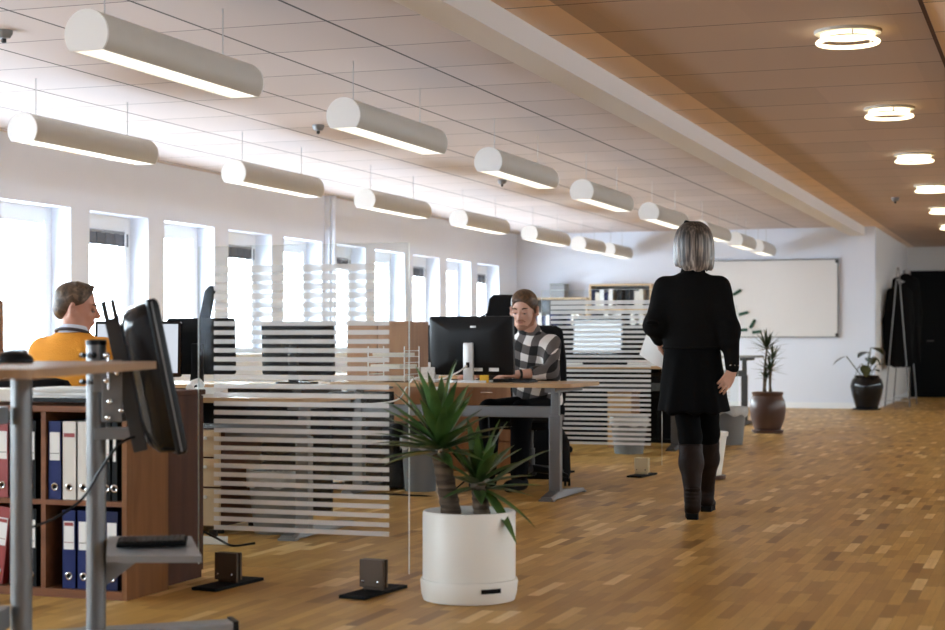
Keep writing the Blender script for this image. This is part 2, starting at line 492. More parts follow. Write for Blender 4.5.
struct(MB().box((X_L - .3, Y_F, -.05), (-2.62, Y_F + .15, Z_C)).build('wall_back', M['wall']))
struct(MB().box((-2.74, Y_F + .15, -.05), (-2.62, Y_FF, Z_C)).build('wall_corridor', M['wall_warm']))
struct(MB().box((-2.74, Y_FF, -.05), (X_R + .3, Y_FF + .2, Z_C)).build('wall_far', M['wall_warm']))
struct(MB().box((X_L - .3, Y_B - .2, -.05), (X_R + .3, Y_B, Z_C)).build('wall_front', M['wall']))
struct(MB().box((X_L, Y_F - .016, 0), (-2.604, Y_F, .09)).build('baseboard_back', M['white']))
struct(MB().box((-2.62, Y_F + .15, 0), (-2.604, Y_FF, .09)).build('baseboard_corridor', M['white']))
# black double door at the far end
d = struct(MB().box((-2.56, Y_FF - .07, 0), (-0.2, Y_FF - .01, 2.36)).build('door_1', M['matt_black']), 'black double door at the end of the corridor')
MB().box((-2.5, Y_FF - .10, .02), (-1.40, Y_FF - .07, 2.30), .008).build('door_leaf', M['matt_black'], d)
MB().box((-1.38, Y_FF - .10, .02), (-0.26, Y_FF - .07, 2.30), .008).build('door_leaf', M['matt_black'], d)
hd = MB(); hd.tube([(-2.25, Y_FF - .10, 1.05), (-2.25, Y_FF - .16, 1.05), (-2.13, Y_FF - .16, 1.05)], .012); hd.build('door_handle', M['dark_metal'], d, True)
# wall pipe between the windows
p = MB(); p.box((X_L, 18.68, 0), (X_L + .06, 18.82, Z_C)); p.tube([(X_L + .09, 18.75, 0), (X_L + .09, 18.75, Z_C)], .035)
struct(p.build('trim_3', M['wall'], None, True), 'white boxed wall pipe between two windows')

# ------------------------------------------------------------------ hanging tube lamps
def lamp_profile(R=0.115, cut=0.075, n=22):
    a0 = -math.acos(cut / R) ; pts = []
    # arc from lower right over the top to lower left (angle measured from straight down)
    st = math.acos(cut / R)
    for i in range(n + 1):
        a = st + (2 * PI - 2 * st) * i / n
        pts.append((R * math.sin(a), -R * math.cos(a)))
    return pts
LAMP_Z = 2.56 - .115
def make_lamp(L):
    t = thing('pendant_lamp', 'x', 'lamp')
    pr = lamp_profile(); sh = MB()
    inner = [(x * .93, z * .93) for x, z in pr]
    ring = [(x, z) for x, z in pr] + [(x, max(z, -.075)) for x, z in reversed(inner)]
    sh.loft([[Vector((x, y, z)) for x, z in ring] for y in (.012, L - .012)], caps=True)
    sh.build('housing', M['lamp'], t, True)
    for y in (0, L - .012):
        MB().loft([[Vector((x, y, z)) for x, z in pr], [Vector((x, y + .012, z)) for x, z in pr]]).build('end_cap', M['lamp_end'], t, True)
    df = MB().box((-.078, .03, -.045), (.078, L - .03, -.038)).build('diffuser', M['tube'], t)
    lv = MB(); n = int(L / .09)
    for q in range(n + 1):
        y = .03 + (L - .06) * q / n; lv.box((-.078, y - .003, -.0745), (.078, y + .003, -.045))
    for x in (-.08, .076): lv.box((x, .03, -.0745), (x + .004, L - .03, -.040))
    lv.build('louvre', M['louvre'], t)
    for y in (.16, L - .26):
        MB().tube([(0, y, .115), (0, y, Z_C - LAMP_Z)], .0035, 6).build('cord', M['wire'], t)
    return t
lamp_long = make_lamp(1.6); lamp_short = make_lamp(1.15)
ys = [6.68, 9.62, 12.45, 15.2, 17.95, 20.7, 23.15, 24.95]
lab1 = ['cream tube lamp nearest the camera, louvre showing, top of the photo', 'cream tube lamp second in the inner row, above the striped glass', 'cream tube lamp third in the inner row',
        'cream tube lamp fourth in the inner row', 'cream tube lamp just before the woman\'s head', 'cream tube lamp partly behind the woman\'s hair',
        'short cream tube lamp just past the woman\'s hair', 'short cream tube lamp last of the inner row, above the whiteboard']
lab2 = ['cream tube lamp above the man in orange', 'cream tube lamp second along the window wall', 'cream tube lamp third along the window wall, past the wall pipe',
        'cream tube lamp fourth along the window wall', 'cream tube lamp fifth along the window wall, above the plaid-shirted man', 'small cream tube lamp overlapping the last of the window row, nearer one',
        'small cream tube lamp last of the window row']
first = {1.6: True, 1.15: True}
def put_lamp(x, y, L, lab):
    src = lamp_long if L == 1.6 else lamp_short
    if first[L]: first[L] = False; src.location = (x, y, LAMP_Z); src['label'] = lab; src['group'] = 'hanging tube lamps'; return
    dup(src, (x, y, LAMP_Z), None, lab, 'hanging tube lamps')
for i, y in enumerate(ys): put_lamp(-4.2, y, 1.6 if i < 6 else 1.15, lab1[i])
for i, y in enumerate([9.56, 12.60, 15.42, 18.2, 20.95, 23.35, 25.05]): put_lamp(-6.5, y, 1.6 if i < 5 else 1.15, lab2[i])

# ring lights of the corridor
def make_ring():
    t = thing('ring_light', 'x', 'lamp')
    MB().lathe([(.185, -.018), (.19, -.012), (.19, 0)], seg=48).build('back_plate', M['lamp'], t, True)
    tb = MB()
    for R, z in ((.140, -.026), (.170, -.066)):
        pts = [(R * math.cos(2 * PI * k / 48), R * math.sin(2 * PI * k / 48), z) for k in range(49)]
        tb.tube(pts, .0125, 10, False)
    tb.build('ring_tube', M['ring'], t, True)
    for k in range(3):
        a = 2 * PI * k / 3 - 1.3; cl = MB()
        cl.tube([(.165 * math.cos(a), .165 * math.sin(a), -.018), (.165 * math.cos(a), .165 * math.sin(a), -.072)], .006, 8)
        cl.build('clip', M['white_plastic'], t)
    return t
rl = make_ring()
labs = ['round ring light nearest the camera on the corridor ceiling', 'round ring light second along the corridor ceiling', 'round ring light third along the corridor ceiling',
        'round ring light fourth along the corridor, at the picture edge', 'round ring light fifth along the corridor', 'round ring light farthest along the corridor']
for i in range(6):
    pos = (-1.12 - .070 * i, 9.76 + 3.31 * i, Z_C)
    if i == 0: rl.location = pos; rl['label'] = labs[0]; rl['group'] = 'corridor ring lights'
    else: dup(rl, pos, None, labs[i], 'corridor ring lights')
# small ceiling sprinklers / detectors
def make_det():
    t = thing('smoke_detector', 'x', 'detector')
    MB().lathe([(.05, 0), (.05, -.02), (.035, -.045), (.01, -.05)], seg=20).build('housing', M['grey_metal'], t, True)
    MB().lathe([(.014, -.05), (.014, -.07), (.004, -.075)], seg=12).build('sensor', M['dark_metal'], t, True)
    return t
d0 = make_det()
spots = [((-5.67, 8.16), 'small grey detector at the picture edge, before the first lamp'), ((-5.71, 12.57), 'small grey detector on the ceiling beside the second inner lamp'),
         ((-5.74, 17.5), 'small grey detector on the ceiling under the third inner lamp\'s far end'), ((-1.86, 21.2), 'small pale detector on the corridor ceiling beside the ring lights')]
for i, ((x, y), lb) in enumerate(spots):
    if i == 0: d0.location = (x, y, Z_C); d0['label'] = lb; d0['group'] = 'ceiling detectors'
    else: dup(d0, (x, y, Z_C), None, lb, 'ceiling detectors')

# whiteboard
wb = thing('whiteboard', 'large wall-mounted whiteboard with thin grey frame behind the woman', 'whiteboard', (-4.35, Y_F - .03, 1.11))
MB().box((-1.17, -.008, 0), (1.17, .03, 1.2)).build('board', mat('whiteboard_enamel', (0.745, 0.73, 0.715), 0.25), wb)
f = MB()
for a, b in (((-1.185, -.02, -.012), (1.185, .03, .006)), ((-1.185, -.02, 1.194), (1.185, .03, 1.212)), ((-1.185, -.02, 0), (-1.165, .03, 1.2)), ((1.165, -.02, 0), (1.185, .03, 1.2))): f.box(a, b)
f.build('frame', M['grey_metal'], wb)
for x in (-1.16, 1.16):
    for z in (.03, 1.17): MB().box((x - .025, -.024, z - .025), (x + .025, -.018, z + .025)).build('corner_cap', M['dark_metal'], wb)
# ------------------------------------------------------------------ furniture builders
def rounded_poly(x0, y0, x1, y1, r, n=5):
    pts = []
    for cx, cy, a0 in ((x1 - r, y1 - r, 0), (x0 + r, y1 - r, PI / 2), (x0 + r, y0 + r, PI), (x1 - r, y0 + r, 1.5 * PI)):
        for k in range(n + 1):
            a = a0 + PI / 2 * k / n; pts.append((cx + r * math.cos(a), cy + r * math.sin(a)))
    return pts

def make_desk(label, loc, w, d, h, rotz=0, leg_in=.15, leg_off=-.2, top='oak', metal='alu', panel=None):
    t = thing('office_desk', label, 'desk', loc, rotz)
    MB().prism(rounded_poly(-w / 2, -d / 2, w / 2, d / 2, .06), h - .026, h).build('tabletop', M[top], t)
    for s in (-1, 1):
        x = s * (w / 2 - leg_in)
        l = MB(); l.box((x - .038, leg_off - .032, .04), (x + .038, leg_off + .032, h * .72), .006)
        l.box((x - .026, leg_off - .024, h * .6), (x + .026, leg_off + .024, h - .03), .004)
        l.box((x - .035, -d * .42, h - .06), (x + .035, d * .42, h - .027))
        lg = l.build('leg', M[metal], t)
        fm = MB(); fm.loft([[Vector((x + a * .045, y, z)) for a, z in ((-1, .008), (1, .008), (.75, zt), (-.75, zt))] for y, zt in ((-d * .52, .028), (leg_off, .06), (d * .47, .028))])
        fm.box((x - .05, -d * .53, 0), (x + .05, -d * .46, .012)); fm.box((x - .05, d * .42, 0), (x + .05, d * .48, .012))
        fm.build('foot', M[metal], lg)
    MB().box((-w / 2 + leg_in, leg_off - .018, h * .70), (w / 2 - leg_in, leg_off + .018, h * .70 + .075), .004).build('crossbar', M[metal], t)
    if panel: MB().box((-w / 2 + leg_in + .05, d * .33, .08), (w / 2 - leg_in - .05, d * .33 + .02, h - .04)).build('modesty_panel', M[panel], t)
    return t

def make_monitor(label, loc, rotz, w=.55, h=.34, z0=.13, lit=True, stand='black', back='gloss_black', tilt=0.05):
    """screen faces local -y"""
    t = thing('monitor', label, 'monitor', loc, rotz)
    R = Matrix.Translation((0, 0, z0 + h / 2)) @ Matrix.Rotation(-tilt, 4, 'X')
    b = MB()
    def ring(sx, sz, y, r=.014):
        return [R @ Vector((px, y, pz)) for px, pz in rounded_poly(-w / 2 * sx, -h / 2 * sz, w / 2 * sx, h / 2 * sz, r, 3)]
    b.loft([ring(1, 1, -.02), ring(1, 1, .012), ring(.93, .90, .030), ring(.6, .6, .050), ring(.5, .5, .054)])
    hs = b.build('housing', M[back], t, True)
    s = MB(); s.box((-w / 2 + .016, -.0225, -h / 2 + .022), (w / 2 - .016, -.0195, h / 2 - .016), 0, R)
    s.build('screen', M['screen_lit' if lit else 'screen_dark'], t)
    st = MB(); st.box((-.035, .045, .012), (.035, .075, z0 + h * .55), .008)
    st.build('stand', M[stand], t, True)
    MB().prism(rounded_poly(-.13, -.09, .13, .11, .04), 0, .014).build('base', M[stand], t)
    return t

def make_chair(label, loc, rotz, top=1.0, w=.46, head=False, arms=True, mat_='black_fabric'):
    """faces local +y"""
    t = thing('office_chair', label, 'chair', loc, rotz)
    se = MB(); se.loft([[Vector((x, y, z)) for x, y in rounded_poly(-w / 2 * k, -.22 * k, w / 2 * k, .26 * k, .09 * k)] for z, k in ((.405, .9), (.42, 1), (.465, 1), (.485, .93))])
    se.build('seat', M[mat_], t, True)
    bk = MB(); rings = []
    z0 = .53
    for f in (0, .08, .3, .6, .85, .96, 1):
        z = z0 + (top - z0) * f
        ww = w / 2 * (.72 + .28 * math.sin(PI * min(1, .25 + f * .75))) * (.75 if f in (0, 1) else 1)
        if head and f > .6: ww *= .78
        y = -.25 - .05 * f - .05 * f * f
        rings.append([Vector((px, y + pz + .03 * (px / w * 2) ** 2, z)) for px, pz in rounded_poly(-ww, -.035 if 0 < f < 1 else -.015, ww, .035 if 0 < f < 1 else .015, .014)])
    bk.loft(rings); bk.build('backrest', M[mat_], t, True)
    sp = MB(); sp.tube([(0, -.05, .40), (0, -.25, .42), (0, -.31, .52), (0, -.32, .68)], [.028, .028, .026, .022]); sp.build('spine', M['black'], t, True)
    MB().lathe([(.028, .10), (.028, .26), (.018, .26), (.018, .41)], seg=16).build('gas_column', M['dark_metal'], t, True)
    b = MB()
    for k in range(5):
        a = 2 * PI * k / 5 + .3; c, s = math.cos(a), math.sin(a)
        b.tube([(.02 * c, .02 * s, .115), (.18 * c, .18 * s, .10), (.30 * c, .30 * s, .075)], [.030, .024, .015])
    b.lathe([(.04, .07), (.04, .13)], seg=16)
    b.build('base', M['black'], t, True)
    for k in range(5):
        a = 2 * PI * k / 5 + .3; c, s = math.cos(a), math.sin(a)
        m = Matrix.Translation((.305 * c, .305 * s, .03)) @ Matrix.Rotation(a + .5, 4, 'Z') @ Matrix.Rotation(PI / 2, 4, 'Y')
        q = MB()
        for zz in (-.022, .006):
            q.loft([[m @ Vector((.03 * math.cos(2 * PI * i / 14), .03 * math.sin(2 * PI * i / 14), zz + e)) for i in range(14)] for e in (0, .016)])
        q.tube([(.305 * c, .305 * s, .03), (.305 * c, .305 * s, .085)], .008, 8)
        q.build('caster', M['black'], t, True)
    if arms:
        for s in (-1, 1):
            ar = MB(); ar.tube([(s * .20, -.02, .42), (s * .27, -.02, .44), (s * .275, -.02, .62)], .016)
            ar.box((s * .275 - .035, -.14, .62), (s * .275 + .035, .12, .645), .012)
            ar.build('armrest', M['black'], t, True)
    return t

def make_bin(label, loc, r, h, lin='liner', body='grey_bin', name='waste_bin'):
    t = thing(name, label, 'bin', loc)
    MB().lathe([(r * .78, 0), (r * .98, h - .02), (r * 1.02, h - .02), (r * 1.02, h), (r * .95, h), (r * .95, h - .03), (r * .75, .01)], seg=32).build('body', M[body], t, True)
    if lin:
        l = MB(); rings = []
        for i, (k, z) in enumerate([(.90, h - .12), (.955, h + .004), (1.05, h + .012), (1.07, h - .02), (1.06, h - .07)]):
            rings.append([Vector((r * (k + (.035 * math.sin(5 * a) + .02 * math.sin(11 * a + 1)) * (i > 2)) * math.cos(a), r * (k + (.03 * math.sin(5 * a + 1)) * (i > 2)) * math.sin(a),
                                  z + (.016 * math.sin(7 * a) + .01 * math.sin(3 * a)) * (i == 4))) for a in [2 * PI * q / 48 for q in range(48)]])
        l.loft(rings, False); l.build('bin_liner', M[lin], t, True)
    return t

def make_binder(name, label, loc, mt, w=.06, h=.315, d=.28, rotz=0, lab=True, red=False, tilt=0, group='ring binders on the low shelf'):
    """spine faces local -y"""
    t = thing(name, label, 'binder', loc, rotz, group)
    t.rotation_euler = (0, tilt, rotz)
    b = MB(); b.box((-w / 2, 0, 0), (-w / 2 + .003, d, h)); b.box((w / 2 - .003, 0, 0), (w / 2, d, h)); b.box((-w / 2, 0, 0), (w / 2, .004, h))
    b.build('cover', M[mt], t)
    MB().box((-w / 2 + .008, .01, .008), (w / 2 - .008, d - .02, h - .02)).build('pages', M['cream_paper'], t)
    if lab:
        l = MB(); l.box((-w / 2 + .008, -.0012, h * .50), (w / 2 - .008, 0, h * .86)); lo = l.build('spine_label', M['paper'], t)
        l2 = MB(); 
        if red: l2.box((-w / 2 + .011, -.0018, h * .80), (w / 2 - .011, -.0012, h * .845))
        l2.box((-w / 2 + .010, -.0018, h * .585), (w / 2 - .010, -.0012, h * .592))
        l2.build('print', M['label_red' if red else 'binder_black'], lo)
    rg = MB()
    pts = [(.013 * math.cos(2 * PI * k / 20), -.001, h * .16 + .013 * math.sin(2 * PI * k / 20)) for k in range(21)]
    rg.tube(pts, .0035, 6, False)
    hole = rg.build('finger_ring', M['chrome'], t, True)
    m2 = MB(); m2.loft([[Vector((.0115 * math.cos(2 * PI * k / 18), y, h * .16 + .0115 * math.sin(2 * PI * k / 18))) for k in range(18)] for y in (-.0015, -.0005)])
    m2.build('finger_hole', M['matt_black'], hole)
    return t

# ------------------------------------------------------------------ glass partition screens
def make_screen(label, loc):
    """glass parallel to x; origin at floor, middle"""
    t = thing('glass_partition', label, 'partition', loc, 0, 'striped glass screens')
    W, zb, zt = .96, .085, 1.435
    g = MB().box((-W / 2, -.004, zb), (W / 2, .004, zt)).build('glass_pane', M['screen_glass'], t)
    e = MB(); e.box((W / 2, -.004, zb), (W / 2 + .0022, .004, zt)); e.box((-W / 2 - .0022, -.004, zb), (-W / 2, .004, zt)); e.box((-W / 2, -.004, zt), (W / 2, .004, zt + .002))
    e.build('polished_edge', M['edge'], g)
    f = MB(); z = .235; n = 0
    while z < 1.35:
        hgt = .0195 + (.0115 * max(0, (z - 1.08) / .27))
        f.box((-W / 2 + .075, -.0062, z), (W / 2 - .085, -.0045, z + hgt)); z += .0375
    f.build('frosted_stripes', M['frost'], t)
    for x in (-.34, .325):
        R = Matrix.Translation((x, 0, 0)) @ Matrix.Rotation(math.radians(-6), 4, 'Z')
        c = MB(); c.box((-.055, -.022, .025), (.055, -.006, .140), .003, R); c.box((-.055, .006, .025), (.055, .022, .140), .003, R)
        c.box((-.045, -.008, .012), (.045, .008, .08), 0, R)
        ft = c.build('foot', M['bronze'], t)
        MB().box((-.06, -.185, 0), (.06, .185, .014), .003, R).build('base_plate', M['matt_black'], ft)
        s = MB()
        for sx in (-.035, .035): s.blob((sx, -.028, .05), (.006, .004, .006), 10, 6, R)
        s.build('screw', M['chrome'], ft)
    return t
scr = make_screen('clear glass screen with white stripes standing between the low binder shelf and the yucca', (-2.965, 6.36, 0))
scr2 = dup(scr, (-3.325, 12.6, 0), None, 'striped glass screen beyond the plaid-shirted man\'s desk, ending beside the woman')
for o in scr2.children:
    if o.name.startswith('foot'): o.data = o.data.copy(); o.data.materials[0] = M['beige_block']
scr3 = dup(scr, (-3.80, 18.5, 0), None, 'striped glass screen mostly hidden behind the woman, above the pale-lined bin')

# ------------------------------------------------------------------ stand-up table and screen post, close to the lens
tb = thing('standing_table', 'brown wood stand-up table with grey steel legs cut off by the picture edge', 'table', (-2.925, 4.012, 0), YAW)
MB().prism(rounded_poly(-.40, -.85, .41, .80, .07, 6), .943, .967).build('tabletop', M['beech'], tb)
for y in (-.65, .62):
    l = MB(); l.lathe([(.034, .03), (.034, .943)], (.0, y, 0), 24); lg = l.build('leg', M['alu'], tb, True)
    MB().box((-.36, y - .035, 0), (.36, y + .035, .03), .008).build('foot', M['grey_metal'], lg)
MB().box((-.07, -.62, .77), (-.035, .60, .825), .004).build('crossbar', M['grey_metal'], tb)
MB().box((-.06, -.62, .12), (-.030, .60, .19), .004).build('crossbar', M['grey_metal'], tb)
ms = thing('computer_mouse', 'black computer mouse lying on the brown stand-up table', 'mouse', (-2.935, 4.275, .967), YAW)
b = MB(); b.blob((0, 0, .006), (.060, .042, .032), 20, 12)
for v in b.bm.verts:
    if v.co.z < 0: v.co.z = 0
b.build('shell', M['black'], ms, True)
MB().blob((.03, 0, .032), (.012, .004, .006), 10, 6).build('scroll_wheel', M['dark_metal'], ms, True)

ps = thing('monitor_post', 'free-standing grey steel post carrying the tilted monitor and keyboard tray', 'stand', (-3.081, 4.964, 0), YAW)
MB().lathe([(.033, .03), (.033, 1.025)], seg=28).build('pole', M['alu'], ps, True)
MB().lathe([(.035, 1.02), (.035, 1.035), (.030, 1.038)], seg=28).build('end_cap', M['black'], ps, True)
ft = MB().box((-.20, -.05, .01), (.47, .05, .055), .008, Matrix.Rotation(.36, 4, 'Z')).build('foot', M['tray_grey'], ps)
MB().box((.462, -.054, 0), (.482, .054, .062), .004, Matrix.Rotation(.36, 4, 'Z')).build('end_cap', M['black'], ft)
ft = MB().box((-.035, -.45, .01), (.035, .10, .05), .008, Matrix.Rotation(.36, 4, 'Z')).build('foot', M['tray_grey'], ps)
# mount bar behind the monitor
mb = MB(); R = Matrix.Translation((.105, 0, .915)) @ Matrix.Rotation(math.radians(-12.5), 4, 'Y')
mb.box((-.024, -.052, -.26), (.024, -.040, .20), .003, R); mb.box((-.024, -.052, .18), (-.006, -.040, .262), .003, R); mb.box((.008, -.052, .18), (.024, -.040, .262), .003, R)
mbo = mb.build('mount_bar', M['dark_metal'], ps)
br = MB()
br.box((.0, -.05, .86), (.12, .02, .92), .004); br.box((.03, -.055, .76), (.10, .03, .97), .004); br.box((.0, -.04, .70), (.13, .01, .74), .004)
br.build('bracket', M['grey_metal'], ps)
for x, y, z in ((.05, -.06, .985), (.085, -.06, .925), (.05, -.06, .90), (.06, -.06, .83), (.10, -.06, .80), (.055, -.06, .775)): MB().blob((x, y, z), (.011, .010, .011), 12, 8).build('bolt', M['chrome'], ps, True)
MB().tube([(.055, -.062, .87), (.055, -.062, .99)], .005, 8).build('threaded_rod', M['chrome'], ps, True)
kn = MB()
for z in (.985, .895): kn.tube([(-.045, -.02, z), (-.03, -.045, z)], .009, 8); kn.blob((.0, -.035, z), (.011, .011, .011), 10, 6)
kn.build('clamp_knob', M['black'], ps, True)
tr = MB(); V = [(.09, -.25), (.40, -.25), (.315, .05), (.03, .05)]
tr._new([Vector((x, y, z)) for z, zz in ((0, 0), (1, 1)) for x, y in V for z in ((.334 if y < 0 else .364) + (.0 if zz else -.022),)],
        [(3, 2, 1, 0), (4, 5, 6, 7), (0, 1, 5, 4), (1, 2, 6, 5), (2, 3, 7, 6), (3, 0, 4, 7)])
tray = tr.build('keyboard_tray', M['tray_grey'], ps)
MB().prism([(.03, .20), (.22, .345), (.03, .36)], -.02, .0, Matrix.Rotation(PI / 2, 4, 'X')).build('gusset', M['tray_grey'], tray)
# small keyboard on the tray
kb = thing('keyboard', 'small black keyboard lying on the grey tray of the steel post', 'keyboard', (-3.081, 4.964, 0), YAW)
k = MB(); R = Matrix.Translation((.21, -.10, .361)) @ Matrix.Rotation(.1, 4, 'X') @ Matrix.Rotation(.12, 4, 'Z')
k.box((-.115, -.05, -.006), (.115, .06, .008), .005, R); k.build('body', M['matt_black'], kb)
k = MB()
for r in range(4):
    for q in range(12): k.box((-.105 + q * .0178, -.038 + r * .022, .008), (-.105 + q * .0178 + .014, -.038 + r * .022 + .017, .013), 0, R)
k.build('keys', M['black'], kb)

mo = thing('monitor', 'black monitor tilted back on the steel post, seen from its edge, close to the lens', 'monitor', (-3.081, 4.964, 0), YAW)
R = Matrix.Translation((.228, .06, .918)) @ Matrix.Rotation(math.radians(17), 4, 'Z') @ Matrix.Rotation(math.radians(-11.4), 4, 'Y')
def mring(sw_, sh, x, r=.03, dz=0): return [R @ Vector((x, py, pz + dz)) for py, pz in rounded_poly(-.19 * sw_, -.265 * sh, .19 * sw_, .265 * sh, r, 5)]
b = MB(); b.loft([mring(.97, .97, 0, .02), mring(1, 1, -.008, .022), mring(1, 1, -.034, .022), mring(.97, .975, -.040, .022)]); b.build('front_frame', M['black'], mo, True)
b = MB(); b.loft([mring(.95, .96, -.036, .03), mring(.94, .95, -.058, .04), mring(.90, .93, -.085, .05, -.002), mring(.80, .84, -.112, .06, .006), mring(.62, .64, -.126, .05, .02)]); b.build('back_shell', M['gloss_black'], mo, True)
b = MB(); b.box((-.001, -.172, -.235), (.003, .172, .245), 0, R); b.build('screen', M['screen_dark'], mo)
b = MB(); b.box((-.024, -.1925, -.255), (-.019, -.1895, .255), 0, R); b.build('edge_highlight', M['grey_metal'], mo)  # bezel edge highlight built in as a thin grey strip
b = MB(); b.box((-.112, -.05, -.05), (-.135, .05, .05), 0, R) if False else b.loft([[R @ Vector((x, py, pz + .05)) for py, pz in rounded_poly(-.05, -.05, .05, .05, .01, 2)] for x in (-.115, -.15)]); b.build('mount_plate', M['dark_metal'], mo)
cb = MB(); cb.tube(curve_pts([(.17, -.02, .72), (.10, -.08, .69), (.03, -.07, .60), (-.04, -.03, .50), (-.12, -.06, .44), (-.22, -.05, .40)]), .005, 8)
tag(cb.build('cable', M['black'], None, True, (-3.081, 4.964, 0), YAW), 'thin black cable looping from the tilted monitor past the steel post', 'cable')

# ------------------------------------------------------------------ low binder shelf and the cabinet behind it
sh = thing('low_bookcase', 'low cherry-wood bookcase with two tiers of ring binders', 'bookcase', (-4.035, 5.84, 0))
x0, x1, dp, H = -.92, .55, .33, .772
for x in (x0, x1 - .022): MB().box((x, 0, 0), (x + .022, dp, H - .024)).build('side_panel', M['cherry'], sh)
for x in (-.578, -.213, .151): MB().box((x, .004, .03), (x + .022, dp - .01, H - .024)).build('divider', M['cherry_edge'], sh)
MB().box((x0 - .004, -.008, H - .024), (x1 + .004, dp, H), .003).build('top', M['cherry_edge'], sh)
MB().box((x0 + .022, .0, .0), (x1 - .022, dp - .01, .034)).build('base', M['cherry_edge'], sh)
for a, b_ in ((x0 + .022, -.578), (-.556, -.213), (-.191, .151), (.173, x1 - .022)): MB().box((a, .004, .372), (b_, dp - .01, .392)).build('shelf', M['cherry_edge'], sh)
MB().box((x0 + .01, dp - .008, .02), (x1 - .01, dp, H - .02)).build('back_panel', M['walnut'], sh)
SX, SY = -4.056, 5.84
def bnd(x, up, mt, label, w=.06, **k):
    return make_binder('ring_binder', label, (SX + x, SY + .012, .394 if up else .036), mt, w, **k)
bnd(.232, 1, 'binder_blue', 'blue ring binder on the upper tier, left of the white pair', .062)
bnd(.300, 1, 'binder_white', 'white ring binder with a red mark on its spine, upper tier', .066, red=True, lab=False)
bnd(.366, 1, 'binder_white', 'plain white ring binder on the upper tier, next to the steel post', .060, lab=False)
bnd(.422, 1, 'binder_navy', 'navy ring binder on the upper tier behind the steel post', .05)
bnd(.470, 1, 'binder_black', 'black ring binder with narrow white label on the upper tier', .042, red=True)
bnd(.508, 1, 'binder_black', 'slim black ring binder against the upper shelf end', .028, red=True)
bnd(.298, 0, 'binder_blue', 'blue ring binder first after the gap on the lower tier', .064, red=True)
bnd(.366, 0, 'binder_blue', 'blue ring binder on the lower tier partly behind the steel post', .060)
bnd(.428, 0, 'binder_navy', 'navy ring binder on the lower tier behind the steel post', .055)
bnd(.496, 0, 'binder_navy', 'navy ring binder at the shelf end of the lower tier', .058)
bnd(-.080, 1, 'binder_black', 'black ring binder at the picture edge, upper tier', .055)
bnd(-.018, 1, 'binder_red', 'red ring binder on the upper tier at the picture edge', .060)
bnd(.048, 1, 'binder_navy', 'navy ring binder on the upper tier beside the red one', .060)
bnd(.115, 1, 'binder_black', 'black ring binder with pale label beside the upper divider', .058)
bnd(-.045, 0, 'binder_red', 'red ring binder leaning over on the lower tier', .058, tilt=.13, red=True).location.z += .006
bnd(.056, 0, 'binder_black', 'black ring binder behind the table leg, lower tier', .058)
bnd(.118, 0, 'binder_black', 'black ring binder beside the lower divider', .058)
w_ = MB(); w_.box((-.025, -.0022, .252), (.025, -.001, .268))
for o in C.objects:
    if o.get('label', '').startswith('white ring binder with a red mark'):
        w_.build('spine_mark', M['label_red'], o)
# papers and folders on top of the shelf
tag(MB().box((-.15, -.11, 0), (.15, .11, .05), .006).build('ring_binder', M['binder_white'], None, False, (-4.16, 5.99, .785), .08), 'white ring binder lying flat on the cherry bookcase at the picture edge', 'binder')
pp = thing('paper_stack', 'loose stack of white papers on the cherry bookcase', 'papers', (-3.82, 5.99, .785))
for k, (a, dx) in enumerate(((.10, 0), (-.12, .02), (.28, -.01), (.05, .03))):
    MB().box((-.15, -.105, .018 + k * .011), (.15, .105, .018 + k * .011 + .009), 0, Matrix.Translation((dx, 0, 0)) @ Matrix.Rotation(a, 4, 'Z')).build('sheet', M['paper'], pp)
MB().box((-.17, -.12, 0), (.17, .12, .016), .003, Matrix.Rotation(-.1, 4, 'Z')).build('folder', M['binder_black'], pp)

cb2 = thing('low_cabinet', 'dark walnut cabinet backing onto the cherry bookcase', 'cabinet', (-4.05, 6.18, 0))
MB().box((-.60, .0, 0), (.515, .37, .80)).build('carcass', M['walnut'], cb2)
MB().box((-.61, -.005, .80), (.52, .40, .822), .003).build('top', M['walnut'], cb2)
for k in range(2):
    dd = MB().box((-.595 + .556 * k, .372, .03), (-.045 + .556 * k, .395, .795), .003).build('door', M['walnut'], cb2)
    MB().tube([(-.09 + .13 * k, .395, .55), (-.09 + .13 * k, .42, .55), (-.09 + .13 * k, .42, .65), (-.09 + .13 * k, .395, .65)], .006, 8).build('handle', M['chrome'], dd, True)

# ------------------------------------------------------------------ desk of the man in orange
make_desk('oak desk in front of the man in orange', (-4.75, 8.30, 0), 2.1, .80, .735, panel='matt_black', leg_in=.06)
make_monitor('lit monitor facing the man in orange', (-4.83, 8.22, .735), math.radians(14), .49, .31, .10, True)
make_monitor('black monitor back standing beside the striped glass, behind the lit one', (-4.60, 8.52, .735), math.radians(188), .40, .32, .11, True, back='matt_black')
kb = thing('keyboard', 'black keyboard before the lit monitor of the man in orange', 'keyboard', (-4.70, 8.0, .735), .1)
MB().box((-.21, -.07, 0), (.21, .07, .018), .005).build('body', M['black'], kb)
k = MB()
for r in range(5):
    for q in range(15): k.box((-.2 + q * .0265, -.06 + r * .024, .018), (-.2 + q * .0265 + .022, -.06 + r * .024 + .019, .023))
k.build('keys', M['matt_black'], kb)
ph = thing('desk_phone', 'white desk telephone at the end of the oak desk, above the walnut cabinet', 'phone', (-4.30, 8.02, .735), .2)
b = MB(); b.prism([(-.1, 0), (.1, 0), (.1, .05), (-.1, .02)], -.09, .09, Matrix.Rotation(PI / 2, 4, 'Z') @ Matrix.Rotation(PI / 2, 4, 'X')); b.build('body', M['white_plastic'], ph)
hs = MB(); hs.tube([(-.06, -.10, .05), (-.06, -.06, .075), (-.06, .06, .085), (-.06, .10, .06)], [.022, .016, .016, .022]); hs.build('handset', M['white_plastic'], ph, True)
